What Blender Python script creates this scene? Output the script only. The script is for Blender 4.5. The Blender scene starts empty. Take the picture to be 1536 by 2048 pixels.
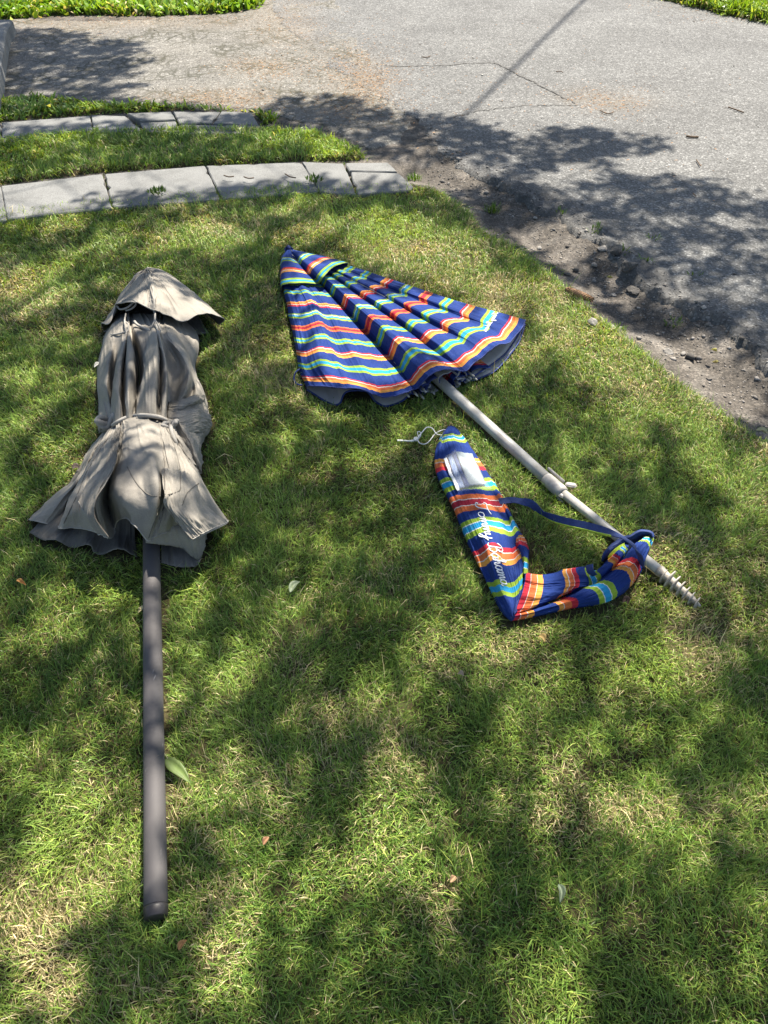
import bpy, math, random
import numpy as np
from mathutils import Vector
from mathutils.bvhtree import BVHTree

random.seed(7)
rng = np.random.default_rng(7)
C = bpy.context.scene
COL = C.collection

# ------------------------------------------------------------------ camera, sky, sun, exposure
H = 1.55
PITCH = math.radians(45)
FPX = 1490.0
cam = bpy.data.cameras.new('camera')
camo = bpy.data.objects.new('camera', cam)
COL.objects.link(camo)
camo.location = (0, 0, H)
camo.rotation_euler = (math.pi / 2 - PITCH, 0, 0)
cam.sensor_fit = 'VERTICAL'
cam.sensor_height = 36.0
cam.lens = 36.0 * FPX / 2048.0
cam.clip_start = 0.02
cam.clip_end = 600
C.camera = camo

SUN = Vector((0.27, 0.47, 0.84)).normalized()
elev = math.asin(SUN.z)
azim = math.atan2(SUN.x, SUN.y)
w = bpy.data.worlds.new('World')
C.world = w
w.use_nodes = True
nt = w.node_tree
sky = nt.nodes.new('ShaderNodeTexSky')
sky.sky_type = 'NISHITA'
sky.sun_disc = False
sky.sun_elevation = elev
sky.sun_rotation = azim
nt.links.new(sky.outputs[0], nt.nodes['Background'].inputs[0])
nt.nodes['Background'].inputs[1].default_value = 0.085
sl = bpy.data.lights.new('sun', 'SUN')
sl.energy = 5.0
sl.angle = math.radians(0.53)
sl.color = (1.0, 0.955, 0.88)
so = bpy.data.objects.new('sun', sl)
COL.objects.link(so)
so.rotation_euler = (-SUN).to_track_quat('-Z', 'Y').to_euler()
C.view_settings.view_transform = 'Standard'
C.view_settings.look = 'None'
C.view_settings.gamma = 1.0
C.view_settings.exposure = 1.46
C.view_settings.use_white_balance = True      # the phone balanced for the open shade
C.view_settings.white_balance_temperature = 6950
C.view_settings.white_balance_tint = 10
try:
    C.cycles.max_bounces = 6
    C.cycles.diffuse_bounces = 3
    C.cycles.transmission_bounces = 4
    C.cycles.use_denoising = True
except Exception:
    pass

# ------------------------------------------------------------------ helpers
SP, CP = math.sin(PITCH), math.cos(PITCH)


def G(px, py, z=0.0):
    """point of the place seen at photo pixel px,py at height z"""
    a = (px - 768) / FPX
    b = (py - 1024) / FPX
    dx, dy, dz = a, CP - b * SP, -SP - b * CP
    t = (z - H) / dz
    return np.array([dx * t, dy * t, z])


def PX(x, y, z=0.0):
    """photo pixel of a ground point (arrays)"""
    dy = y
    dz = z - H
    depth = CP * dy - SP * dz
    up = SP * dy + CP * dz
    depth = np.where(depth > 0.05, depth, 0.05)
    return 768 + FPX * x / depth, 1024 - FPX * up / depth


def hsh(ix, iy, seed):
    n = (ix.astype(np.int64) * 374761393 + iy.astype(np.int64) * 668265263 + seed * 974711) & 0x7fffffff
    n = ((n ^ (n >> 13)) * 1274126177) & 0x7fffffff
    n = (n ^ (n >> 16)) & 0xffff
    return n / 65535.0


def vnoise(x, y, seed=0):
    x = np.asarray(x, float); y = np.asarray(y, float)
    ix = np.floor(x); iy = np.floor(y)
    fx = x - ix; fy = y - iy
    fx = fx * fx * (3 - 2 * fx); fy = fy * fy * (3 - 2 * fy)
    a = hsh(ix, iy, seed); b = hsh(ix + 1, iy, seed)
    c = hsh(ix, iy + 1, seed); d = hsh(ix + 1, iy + 1, seed)
    return (a * (1 - fx) + b * fx) * (1 - fy) + (c * (1 - fx) + d * fx) * fy


def fbm(x, y, seed=0, octs=4):
    s = 0; a = 0.5; f = 1.0
    for i in range(octs):
        s = s + a * vnoise(x * f, y * f, seed + i * 17)
        a *= 0.5; f *= 2.03
    return s / (1 - 0.5 ** octs)


def inpoly(x, y, P):
    P = np.asarray(P)[:, :2]
    c = np.zeros(x.shape, bool)
    j = len(P) - 1
    for i in range(len(P)):
        xi, yi = P[i]; xj, yj = P[j]
        cond = ((yi > y) != (yj > y))
        with np.errstate(divide='ignore', invalid='ignore'):
            xx = (xj - xi) * (y - yi) / (yj - yi if yj != yi else 1e-9) + xi
        c ^= cond & (x < xx)
        j = i
    return c


def polydist(x, y, P, closed=True):
    P = np.asarray(P)[:, :2]
    d = np.full(x.shape, 1e9)
    n = len(P)
    for i in range(n if closed else n - 1):
        a = P[i]; b = P[(i + 1) % n]
        ab = b - a
        L2 = max(ab @ ab, 1e-12)
        t = np.clip(((x - a[0]) * ab[0] + (y - a[1]) * ab[1]) / L2, 0, 1)
        d = np.minimum(d, np.hypot(x - a[0] - t * ab[0], y - a[1] - t * ab[1]))
    return d


def sdist(x, y, P):
    d = polydist(x, y, P)
    return np.where(inpoly(x, y, P), d, -d)


def crom(P, n, u=None):
    """Catmull-Rom through P (array m x k) at n samples (uniform in index)"""
    P = np.asarray(P, float)
    m = len(P)
    if u is None:
        u = np.linspace(0, m - 1, n)
    if m == 2:
        return P[0] + (P[1] - P[0]) * u[:, None]
    i = np.clip(np.floor(u).astype(int), 0, m - 2)
    t = (u - i)[:, None]
    Q = np.vstack([2 * P[0] - P[1], P, 2 * P[-1] - P[-2]])
    a, b, c, d = Q[i], Q[i + 1], Q[i + 2], Q[i + 3]
    return 0.5 * (2 * b + (c - a) * t + (2 * a - 5 * b + 4 * c - d) * t * t + (3 * b - a - 3 * c + d) * t ** 3)


def arcres(P, n):
    """smooth curve through P resampled by arc length"""
    Q = crom(P, 24 * len(P))
    L = np.concatenate([[0], np.cumsum(np.linalg.norm(np.diff(Q[:, :3], axis=0), axis=1))])
    t = np.linspace(0, L[-1], n)
    return np.stack([np.interp(t, L, Q[:, k]) for k in range(Q.shape[1])], 1)


def mesh_np(name, V, F, mat=None, parent=None, smooth=True, uv=None, col=None, mats=None):
    """V n x 3, F m x k (same k) -> one mesh object"""
    V = np.ascontiguousarray(V, dtype=np.float32)
    F = np.ascontiguousarray(F, dtype=np.int32)
    me = bpy.data.meshes.new(name)
    me.vertices.add(len(V))
    me.vertices.foreach_set('co', V.ravel())
    k = F.shape[1]
    me.loops.add(F.size)
    me.loops.foreach_set('vertex_index', F.ravel())
    me.polygons.add(len(F))
    me.polygons.foreach_set('loop_start', np.arange(0, F.size, k, dtype=np.int32))
    me.polygons.foreach_set('loop_total', np.full(len(F), k, dtype=np.int32))
    if smooth:
        me.polygons.foreach_set('use_smooth', np.ones(len(F), bool))
    if uv is not None:
        ul = me.uv_layers.new(name='UVMap')
        ul.data.foreach_set('uv', np.ascontiguousarray(uv[F.ravel()], dtype=np.float32).ravel())
    if col is not None:
        ca = me.color_attributes.new('tint', 'FLOAT_COLOR', 'POINT')
        c4 = np.ones((len(V), 4), np.float32); c4[:, :3] = col
        ca.data.foreach_set('color', c4.ravel())
    me.update(calc_edges=True)
    me.validate()
    if mat is not None:
        me.materials.append(mat)
    for m_ in (mats or []):
        me.materials.append(m_)
    o = bpy.data.objects.new(name, me)
    COL.objects.link(o)
    if parent is not None:
        o.parent = parent
        o.matrix_parent_inverse = parent.matrix_basis.inverted() if False else o.matrix_parent_inverse
        o.location = -Vector(parent.location)
    return o


def empty(name, loc, label, cat, group=None):
    o = bpy.data.objects.new(name, None)
    o.empty_display_size = 0.1
    COL.objects.link(o)
    o.location = Vector([float(v) for v in loc])
    tag(o, label, cat, group)
    return o


def tag(o, label=None, cat=None, group=None, kind=None):
    if label: o['label'] = label
    if cat: o['category'] = cat
    if group: o['group'] = group
    if kind: o['kind'] = kind
    return o


def gridfaces(nu, nv):
    i = np.arange(nu - 1)[:, None] * nv + np.arange(nv - 1)[None, :]
    i = i.ravel()
    return np.stack([i, i + 1, i + nv + 1, i + nv], 1)


def tube_arrays(P, r, seg=12, caps=True):
    P = np.asarray(P, float)
    n = len(P)
    r = np.broadcast_to(np.asarray(r, float), (n,))
    T = np.gradient(P, axis=0)
    T /= np.linalg.norm(T, axis=1)[:, None] + 1e-12
    up = np.array([0, 0, 1.0]) if abs(T[0][2]) < 0.9 else np.array([1.0, 0, 0])
    V = []
    a = np.linspace(0, 2 * math.pi, seg, endpoint=False)
    nrm = np.cross(T[0], up); nrm /= np.linalg.norm(nrm)
    for i in range(n):
        nrm = nrm - T[i] * (nrm @ T[i])
        nrm /= np.linalg.norm(nrm) + 1e-12
        b = np.cross(T[i], nrm)
        V.append(P[i] + r[i] * (np.cos(a)[:, None] * nrm + np.sin(a)[:, None] * b))
    V = np.vstack(V)
    F = []
    for i in range(n - 1):
        for j in range(seg):
            k = (j + 1) % seg
            F.append((i * seg + j, i * seg + k, (i + 1) * seg + k, (i + 1) * seg + j))
    if caps:
        for e, rev in ((0, False), (n - 1, True)):
            c = len(V)
            V = np.vstack([V, P[e][None]])
            for j in range(seg):
                k = (j + 1) % seg
                a1, b1 = e * seg + j, e * seg + k
                F.append((c, c, b1, a1) if not rev else (c, c, a1, b1))
    return V, F


def py_mesh(name, V, F, mat, parent=None, smooth=True, kind=None):
    me = bpy.data.meshes.new(name)
    F2 = []
    for f in F:
        g = []
        for q in f:
            if not g or q != g[-1]:
                g.append(int(q))
        if len(g) > 2 and g[0] == g[-1]:
            g = g[:-1]
        if len(set(g)) >= 3:
            F2.append(g)
    me.from_pydata([tuple(map(float, v)) for v in V], [], F2)
    me.update()
    if smooth:
        me.polygons.foreach_set('use_smooth', np.ones(len(me.polygons), bool))
    me.materials.append(mat)
    o = bpy.data.objects.new(name, me)
    COL.objects.link(o)
    if parent is not None:
        o.parent = parent
        L = Vector(parent.location)
        if parent.parent is not None:
            L = L + Vector(parent.parent.location)
        o.location = -L
    if kind: o['kind'] = kind
    return o


def tube(name, P, r, mat, parent=None, seg=12, caps=True, n=None):
    P = np.asarray(P, float)
    if n:
        P = arcres(P, n)
    V, F = tube_arrays(P, r, seg, caps)
    return py_mesh(name, V, F, mat, parent)


# ------------------------------------------------------------------ materials
def newmat(name):
    m = bpy.data.materials.new(name)
    m.use_nodes = True
    return m, m.node_tree, m.node_tree.nodes['Principled BSDF']


def nd(t, kind, **kw):
    n = t.nodes.new(kind)
    for k, v in kw.items():
        if k in n.inputs:
            n.inputs[k].default_value = v
        else:
            setattr(n, k, v)
    return n


def ramp(t, stops, interp='LINEAR'):
    r = t.nodes.new('ShaderNodeValToRGB')
    r.color_ramp.interpolation = interp
    e = r.color_ramp.elements
    while len(e) > 1:
        e.remove(e[-1])
    e[0].position = stops[0][0]; e[0].color = (*stops[0][1], 1)
    for p, c in stops[1:]:
        q = e.new(p); q.color = (*c, 1)
    return r


def mixc(t, fac, a, b, mode='MIX'):
    m = t.nodes.new('ShaderNodeMix')
    m.data_type = 'RGBA'; m.blend_type = mode
    for s, v in ((m.inputs[0], fac), (m.inputs[6], a), (m.inputs[7], b)):
        if hasattr(v, 'links') or isinstance(v, bpy.types.NodeSocket):
            t.links.new(v, s)
        else:
            s.default_value = v if not isinstance(v, tuple) else (*v[:3], 1)
    return m.outputs[2]


def bump(t, bsdf, height, strength=0.3, dist=0.002):
    b = t.nodes.new('ShaderNodeBump')
    b.inputs['Strength'].default_value = strength
    b.inputs['Distance'].default_value = dist
    t.links.new(height, b.inputs['Height'])
    t.links.new(b.outputs[0], bsdf.inputs['Normal'])
    return b


def simple(name, col, rough=0.6, metal=0.0, noise=0.0, nscale=30, bmp=0.0, bdist=0.001):
    m, t, b = newmat(name)
    b.inputs['Roughness'].default_value = rough
    b.inputs['Metallic'].default_value = metal
    tc = nd(t, 'ShaderNodeTexCoord')
    n = nd(t, 'ShaderNodeTexNoise', Scale=nscale, Detail=6.0)
    t.links.new(tc.outputs['Object'], n.inputs['Vector'])
    if noise:
        lo = tuple(c * (1 - noise) for c in col); hi = tuple(min(1, c * (1 + noise)) for c in col)
        r = ramp(t, [(0.3, lo), (0.7, hi)])
        t.links.new(n.outputs[0], r.inputs[0])
        t.links.new(r.outputs[0], b.inputs['Base Color'])
    else:
        b.inputs['Base Color'].default_value = (*col, 1)
    if bmp:
        bump(t, b, n.outputs[0], bmp, bdist)
    return m


def foliage_mat(name, trans=0.35, rough=0.55):
    """uses the per-vertex 'tint' colour (each blade's own colour)"""
    m, t, b = newmat(name)
    a = nd(t, 'ShaderNodeAttribute', attribute_name='tint')
    b.inputs['Roughness'].default_value = rough
    b.inputs['Specular IOR Level'].default_value = 0.35
    t.links.new(a.outputs['Color'], b.inputs['Base Color'])
    tr = nd(t, 'ShaderNodeBsdfTranslucent')
    g = mixc(t, 1.0, a.outputs['Color'], (1.25, 1.15, 0.45), 'MULTIPLY')
    t.links.new(g, tr.inputs[0])
    mx = nd(t, 'ShaderNodeMixShader')
    mx.inputs[0].default_value = trans
    t.links.new(b.outputs[0], mx.inputs[1]); t.links.new(tr.outputs[0], mx.inputs[2])
    t.links.new(mx.outputs[0], t.nodes['Material Output'].inputs[0])
    return m


BLUE = (0.006, 0.026, 0.150)
PAL = dict(
    G=[(0.22, 0.33, 0.028), (0.58, 0.60, 0.58), (0.012, 0.25, 0.47), (0.58, 0.60, 0.58), (0.22, 0.33, 0.028)],
    A=[(0.66, 0.28, 0.05), (0.60, 0.55, 0.50), (0.60, 0.135, 0.035), (0.60, 0.55, 0.50), (0.42, 0.018, 0.03)],
    B=[(0.60, 0.135, 0.035), (0.60, 0.55, 0.50), (0.30, 0.012, 0.025), (0.60, 0.55, 0.50), (0.60, 0.135, 0.035)],
    C=[(0.42, 0.018, 0.03), (0.60, 0.55, 0.50), (0.60, 0.135, 0.035), (0.60, 0.55, 0.50), (0.66, 0.28, 0.05)])


def stripe_mat(name, bands, wk=1.0):
    """bands: (type, centre, width) along UV.x"""
    m, t, b = newmat(name)
    b.inputs['Roughness'].default_value = 0.82
    b.inputs['Specular IOR Level'].default_value = 0.12
    uvn = nd(t, 'ShaderNodeUVMap', uv_map='UVMap')
    sx = nd(t, 'ShaderNodeSeparateXYZ')
    t.links.new(uvn.outputs[0], sx.inputs[0])
    u = sx.outputs[0]
    chunks = [bands[i:i + 4] for i in range(0, len(bands), 4)]
    out = None
    for ci, ch in enumerate(chunks):
        st = [(0.0, BLUE)]
        for ty, c, wd in ch:
            ed = (np.array([0, .27, .31, .65, .69, 1.0]) - .5) * wd * wk + c
            for k in range(5):
                st.append((float(min(max(ed[k], 0.0001), 0.9999)), PAL[ty][k]))
            st.append((float(min(max(ed[5], 0.0001), 0.9999)), BLUE))
        r = ramp(t, st, 'CONSTANT')
        t.links.new(u, r.inputs[0])
        if out is None:
            out = r.outputs[0]
        else:
            pc = chunks[ci - 1][-1]
            thr = 0.5 * (pc[1] + pc[2] / 2 + ch[0][1] - ch[0][2] / 2)
            gt = nd(t, 'ShaderNodeMath', operation='GREATER_THAN')
            t.links.new(u, gt.inputs[0]); gt.inputs[1].default_value = thr
            out = mixc(t, gt.outputs[0], out, r.outputs[0])
    # heathered weave: streaks of paler yarn along and across
    tc = nd(t, 'ShaderNodeTexCoord')
    mp = nd(t, 'ShaderNodeMapping'); mp.inputs['Scale'].default_value = (60, 520, 60)
    mp2 = nd(t, 'ShaderNodeMapping'); mp2.inputs['Scale'].default_value = (520, 60, 60)
    n1 = nd(t, 'ShaderNodeTexNoise', Scale=1.0, Detail=2.0)
    n2 = nd(t, 'ShaderNodeTexNoise', Scale=1.0, Detail=2.0)
    t.links.new(uvn.outputs[0], mp.inputs[0]); t.links.new(uvn.outputs[0], mp2.inputs[0])
    t.links.new(mp.outputs[0], n1.inputs[0]); t.links.new(mp2.outputs[0], n2.inputs[0])
    ad = nd(t, 'ShaderNodeMath', operation='ADD')
    t.links.new(n1.outputs[0], ad.inputs[0]); t.links.new(n2.outputs[0], ad.inputs[1])
    rr = ramp(t, [(0.42, (0, 0, 0)), (0.62, (1, 1, 1))])
    hf = nd(t, 'ShaderNodeMath', operation='MULTIPLY'); hf.inputs[1].default_value = 0.5
    t.links.new(ad.outputs[0], hf.inputs[0]); t.links.new(hf.outputs[0], rr.inputs[0])
    fac = nd(t, 'ShaderNodeMath', operation='MULTIPLY'); fac.inputs[1].default_value = 0.055
    t.links.new(rr.outputs[0], fac.inputs[0])
    out = mixc(t, fac.outputs[0], out, (0.30, 0.40, 0.60))
    nb = nd(t, 'ShaderNodeTexNoise', Scale=14.0, Detail=4.0)
    t.links.new(tc.outputs['Object'], nb.inputs['Vector'])
    rb = ramp(t, [(0.3, (0.80, 0.80, 0.80)), (0.7, (1.1, 1.1, 1.1))])
    t.links.new(nb.outputs[0], rb.inputs[0])
    out = mixc(t, 1.0, out, rb.outputs[0], 'MULTIPLY')
    t.links.new(out, b.inputs['Base Color'])
    bump(t, b, hf.outputs[0], 0.35, 0.0008)
    return m


def cloth_mat(name, col, stain=0.25, scale=7.0):
    m, t, b = newmat(name)
    b.inputs['Roughness'].default_value = 0.88
    b.inputs['Specular IOR Level'].default_value = 0.2
    tc = nd(t, 'ShaderNodeTexCoord')
    n = nd(t, 'ShaderNodeTexNoise', Scale=scale, Detail=8.0, Roughness=0.6)
    t.links.new(tc.outputs['Object'], n.inputs['Vector'])
    r = ramp(t, [(0.30, tuple(c * (1 - stain) for c in col)), (0.5, col), (0.72, tuple(c * (1 + stain * .7) for c in col))])
    t.links.new(n.outputs[0], r.inputs[0])
    wv = nd(t, 'ShaderNodeTexNoise', Scale=900.0, Detail=1.0)
    t.links.new(tc.outputs['Object'], wv.inputs['Vector'])
    r2 = ramp(t, [(0.3, (0.82, 0.82, 0.82)), (0.7, (1.15, 1.15, 1.15))])
    t.links.new(wv.outputs[0], r2.inputs[0])
    o = mixc(t, 1.0, r.outputs[0], r2.outputs[0], 'MULTIPLY')
    t.links.new(o, b.inputs['Base Color'])
    n3 = nd(t, 'ShaderNodeTexNoise', Scale=28.0, Detail=4.0)
    t.links.new(tc.outputs['Object'], n3.inputs['Vector'])
    b1 = nd(t, 'ShaderNodeBump'); b1.inputs['Strength'].default_value = 0.35; b1.inputs['Distance'].default_value = 0.01
    t.links.new(n3.outputs[0], b1.inputs['Height'])
    b2 = nd(t, 'ShaderNodeBump'); b2.inputs['Strength'].default_value = 0.25; b2.inputs['Distance'].default_value = 0.0006
    t.links.new(wv.outputs[0], b2.inputs['Height']); t.links.new(b1.outputs[0], b2.inputs['Normal'])
    t.links.new(b2.outputs[0], b.inputs['Normal'])
    return m


def asphalt_mat(name, base, crack=0.0, dirtcol=(0.19, 0.145, 0.095)):
    m, t, b = newmat(name)
    b.inputs['Roughness'].default_value = 0.9
    b.inputs['Specular IOR Level'].default_value = 0.25
    tc = nd(t, 'ShaderNodeTexCoord')
    O = tc.outputs['Object']
    v = nd(t, 'ShaderNodeTexVoronoi', Scale=130.0)
    t.links.new(O, v.inputs['Vector'])
    sp = nd(t, 'ShaderNodeSeparateColor'); t.links.new(v.outputs['Color'], sp.inputs[0])
    r = ramp(t, [(0.0, tuple(c * .55 for c in base)), (0.35, tuple(c * .85 for c in base)), (0.75, tuple(c * 1.1 for c in base)),
                 (0.93, tuple(c * 1.6 for c in base)), (1.0, tuple(min(.6, c * 2.3) for c in base))])
    t.links.new(sp.outputs[0], r.inputs[0])
    n = nd(t, 'ShaderNodeTexNoise', Scale=1.7, Detail=8.0, Roughness=0.65)
    t.links.new(O, n.inputs['Vector'])
    r2 = ramp(t, [(0.3, (0.78, 0.77, 0.76)), (0.7, (1.18, 1.17, 1.15))])
    t.links.new(n.outputs[0], r2.inputs[0])
    c = mixc(t, 1.0, r.outputs[0], r2.outputs[0], 'MULTIPLY')
    n5 = nd(t, 'ShaderNodeTexNoise', Scale=22.0, Detail=5.0, Roughness=0.7)
    t.links.new(O, n5.inputs['Vector'])
    r5 = ramp(t, [(0.35, (0.84, 0.84, 0.84)), (0.65, (1.12, 1.12, 1.12))])
    t.links.new(n5.outputs[0], r5.inputs[0])
    c = mixc(t, 1.0, c, r5.outputs[0], 'MULTIPLY')
    hgt = v.outputs['Distance']
    if crack:
        wn = nd(t, 'ShaderNodeTexNoise', Scale=9.0, Detail=3.0)
        t.links.new(O, wn.inputs['Vector'])
        wv = nd(t, 'ShaderNodeVectorMath', operation='SCALE'); wv.inputs['Scale'].default_value = 0.06
        t.links.new(wn.outputs['Color'], wv.inputs[0])
        av = nd(t, 'ShaderNodeVectorMath', operation='ADD')
        t.links.new(O, av.inputs[0]); t.links.new(wv.outputs[0], av.inputs[1])
        for sc, wd in ((12.0, 0.05), (4.5, 0.03)):
            cv = nd(t, 'ShaderNodeTexVoronoi', Scale=sc, feature='DISTANCE_TO_EDGE')
            t.links.new(av.outputs[0], cv.inputs['Vector'])
            cr = ramp(t, [(0.0, (1, 1, 1)), (wd, (0.6, 0.6, 0.6)), (wd * 2.2, (0, 0, 0))])
            t.links.new(cv.outputs[0], cr.inputs[0])
            mk = nd(t, 'ShaderNodeMath', operation='MULTIPLY'); mk.inputs[1].default_value = crack
            t.links.new(cr.outputs[0], mk.inputs[0])
            n6 = nd(t, 'ShaderNodeTexNoise', Scale=2.5, Detail=2.0)
            t.links.new(O, n6.inputs['Vector'])
            r6 = ramp(t, [(0.42, (0.15, 0.15, 0.15)), (0.6, (1, 1, 1))]); t.links.new(n6.outputs[0], r6.inputs[0])
            mk2 = nd(t, 'ShaderNodeMath', operation='MULTIPLY')
            t.links.new(mk.outputs[0], mk2.inputs[0]); t.links.new(r6.outputs[0], mk2.inputs[1])
            c = mixc(t, mk2.outputs[0], c, (0.045, 0.045, 0.032))
    a = nd(t, 'ShaderNodeAttribute', attribute_name='tint')   # red: dirt cover, green: dark tar
    sa = nd(t, 'ShaderNodeSeparateColor'); t.links.new(a.outputs['Color'], sa.inputs[0])
    n4 = nd(t, 'ShaderNodeTexNoise', Scale=60.0, Detail=5.0)
    t.links.new(O, n4.inputs['Vector'])
    dm = nd(t, 'ShaderNodeMath', operation='MULTIPLY')
    r4 = ramp(t, [(0.38, (0.1, 0.1, 0.1)), (0.6, (1, 1, 1))]); t.links.new(n4.outputs[0], r4.inputs[0])
    t.links.new(sa.outputs[0], dm.inputs[0]); t.links.new(r4.outputs[0], dm.inputs[1])
    c = mixc(t, dm.outputs[0], c, dirtcol)
    c = mixc(t, sa.outputs[1], c, (0.075, 0.073, 0.07))
    t.links.new(c, b.inputs['Base Color'])
    bump(t, b, hgt, 0.5, 0.003)
    return m


def soil_mat(name, cols, scale=6.0, bdist=0.006):
    m, t, b = newmat(name)
    b.inputs['Roughness'].default_value = 0.95
    b.inputs['Specular IOR Level'].default_value = 0.15
    tc = nd(t, 'ShaderNodeTexCoord'); O = tc.outputs['Object']
    n = nd(t, 'ShaderNodeTexNoise', Scale=scale, Detail=10.0, Roughness=0.7)
    t.links.new(O, n.inputs['Vector'])
    r = ramp(t, [(0.32, cols[0]), (0.5, cols[1]), (0.68, cols[2])])
    t.links.new(n.outputs[0], r.inputs[0])
    v = nd(t, 'ShaderNodeTexVoronoi', Scale=150.0); t.links.new(O, v.inputs['Vector'])
    sp = nd(t, 'ShaderNodeSeparateColor'); t.links.new(v.outputs['Color'], sp.inputs[0])
    r2 = ramp(t, [(0.0, (0.7, 0.7, 0.7)), (0.7, (1.05, 1.05, 1.05)), (1.0, (1.7, 1.65, 1.6))])
    t.links.new(sp.outputs[0], r2.inputs[0])
    c = mixc(t, 1.0, r.outputs[0], r2.outputs[0], 'MULTIPLY')
    t.links.new(c, b.inputs['Base Color'])
    n2 = nd(t, 'ShaderNodeTexNoise', Scale=70.0, Detail=8.0, Roughness=0.7)
    t.links.new(O, n2.inputs['Vector'])
    bump(t, b, n2.outputs[0], 0.7, bdist)
    return m


def concrete_mat(name, base=(0.36, 0.35, 0.33)):
    m, t, b = newmat(name)
    b.inputs['Roughness'].default_value = 0.92
    b.inputs['Specular IOR Level'].default_value = 0.2
    tc = nd(t, 'ShaderNodeTexCoord'); O = tc.outputs['Object']
    n = nd(t, 'ShaderNodeTexNoise', Scale=5.0, Detail=9.0, Roughness=0.65); t.links.new(O, n.inputs['Vector'])
    r = ramp(t, [(0.3, tuple(c * .68 for c in base)), (0.55, base), (0.75, tuple(c * 1.12 for c in base))])
    t.links.new(n.outputs[0], r.inputs[0])
    n2 = nd(t, 'ShaderNodeTexNoise', Scale=220.0, Detail=3.0); t.links.new(O, n2.inputs['Vector'])
    r2 = ramp(t, [(0.28, (0.6, 0.6, 0.6)), (0.5, (1, 1, 1)), (0.75, (1.2, 1.2, 1.2))]); t.links.new(n2.outputs[0], r2.inputs[0])
    c = mixc(t, 1.0, r.outputs[0], r2.outputs[0], 'MULTIPLY')
    t.links.new(c, b.inputs['Base Color'])
    bump(t, b, n2.outputs[0], 0.5, 0.002)
    return m


M = {}
M['soil'] = soil_mat('lawn_soil', [(0.035, 0.030, 0.016), (0.060, 0.052, 0.024), (0.10, 0.085, 0.045)], 9)
M['dirt'] = soil_mat('verge_dirt', [(0.048, 0.043, 0.038), (0.092, 0.083, 0.073), (0.185, 0.17, 0.152)], 5)
M['road'] = asphalt_mat('road_asphalt', (0.121, 0.123, 0.123))
M['drive'] = asphalt_mat('driveway_asphalt', (0.148, 0.145, 0.136), crack=0.95)
M['concrete'] = concrete_mat('slab_concrete', (0.178, 0.181, 0.178))
M['grass'] = foliage_mat('grass_blade', 0.33, 0.42)
M['leaf'] = foliage_mat('tree_leaf', 0.18, 0.5)
M['bark'] = simple('tree_bark', (0.10, 0.08, 0.06), 0.9, 0, 0.4, 12, 0.8, 0.02)
M['grey_cloth'] = cloth_mat('taupe_canvas', (0.245, 0.226, 0.197))
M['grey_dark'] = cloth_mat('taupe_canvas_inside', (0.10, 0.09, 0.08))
M['grey_under'] = cloth_mat('taupe_canvas_shaded', (0.13, 0.12, 0.105))  # same canvas, colour darkened to paint the shade under the skirt
M['seam'] = cloth_mat('taupe_seam', (0.13, 0.12, 0.105), 0.2, 30)
M['tie'] = cloth_mat('taupe_cord', (0.30, 0.285, 0.26), 0.2, 30)
M['lining'] = simple('silver_lining', (0.40, 0.385, 0.38), 0.55, 0.0, 0.12, 10, 0.3, 0.004)
M['blue_edge'] = simple('blue_piping', (0.018, 0.035, 0.16), 0.8, 0, 0.2, 60)
M['blue_strap'] = simple('blue_webbing', (0.010, 0.030, 0.13), 0.75, 0, 0.25, 200, 0.4, 0.0006)
M['lime_edge'] = simple('lime_webbing', (0.30, 0.42, 0.03), 0.8, 0, 0.2, 200)
M['dark_metal'] = simple('rib_metal', (0.05, 0.05, 0.055), 0.4, 0.6, 0.3, 40)
M['tip'] = simple('rib_tip', (0.42, 0.40, 0.36), 0.4, 0.2, 0.2, 60)
M['thread'] = simple('white_thread', (0.74, 0.75, 0.76), 0.7, 0, 0.06, 200)
M['cord'] = simple('white_cord', (0.74, 0.73, 0.70), 0.8, 0, 0.12, 300, 0.5, 0.0008)
M['plastic_cap'] = simple('black_plastic', (0.022, 0.020, 0.022), 0.5, 0, 0.3, 60, 0.2, 0.002)
M['stone'] = simple('grey_stone', (0.24, 0.225, 0.205), 0.9, 0, 0.35, 90, 0.6, 0.003)
M['lump'] = simple('broken_asphalt', (0.075, 0.07, 0.064), 0.95, 0, 0.5, 120, 0.8, 0.006)
M['twig'] = simple('dry_twig', (0.10, 0.065, 0.04), 0.9, 0, 0.4, 60)
M['cone'] = simple('spruce_cone_scale', (0.27, 0.155, 0.085), 0.8, 0, 0.35, 90)
M['crack'] = simple('dark_crack', (0.07, 0.067, 0.062), 0.95, 0, 0.3, 40)
M['cable'] = simple('cable_rubber', (0.02, 0.02, 0.02), 0.6)
M['wood'] = simple('pole_wood', (0.16, 0.11, 0.07), 0.9, 0, 0.3, 8, 0.5, 0.01)

# dark grey pole: painted metal, scuffed
m, t, b = newmat('pole_grey_paint')
tc = nd(t, 'ShaderNodeTexCoord'); O = tc.outputs['Object']
b.inputs['Roughness'].default_value = 0.72
n = nd(t, 'ShaderNodeTexNoise', Scale=9.0, Detail=7.0); t.links.new(O, n.inputs['Vector'])
r = ramp(t, [(0.3, (0.050, 0.046, 0.047)), (0.7, (0.082, 0.076, 0.077))]); t.links.new(n.outputs[0], r.inputs[0])
mp = nd(t, 'ShaderNodeMapping'); mp.inputs['Scale'].default_value = (140, 18, 140); mp.inputs['Rotation'].default_value = (0, 0, 0.5)
t.links.new(O, mp.inputs[0])
n2 = nd(t, 'ShaderNodeTexNoise', Scale=1.0, Detail=3.0); t.links.new(mp.outputs[0], n2.inputs['Vector'])
r2 = ramp(t, [(0.70, (0, 0, 0)), (0.80, (.6, .6, .6))]); t.links.new(n2.outputs[0], r2.inputs[0])
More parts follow.
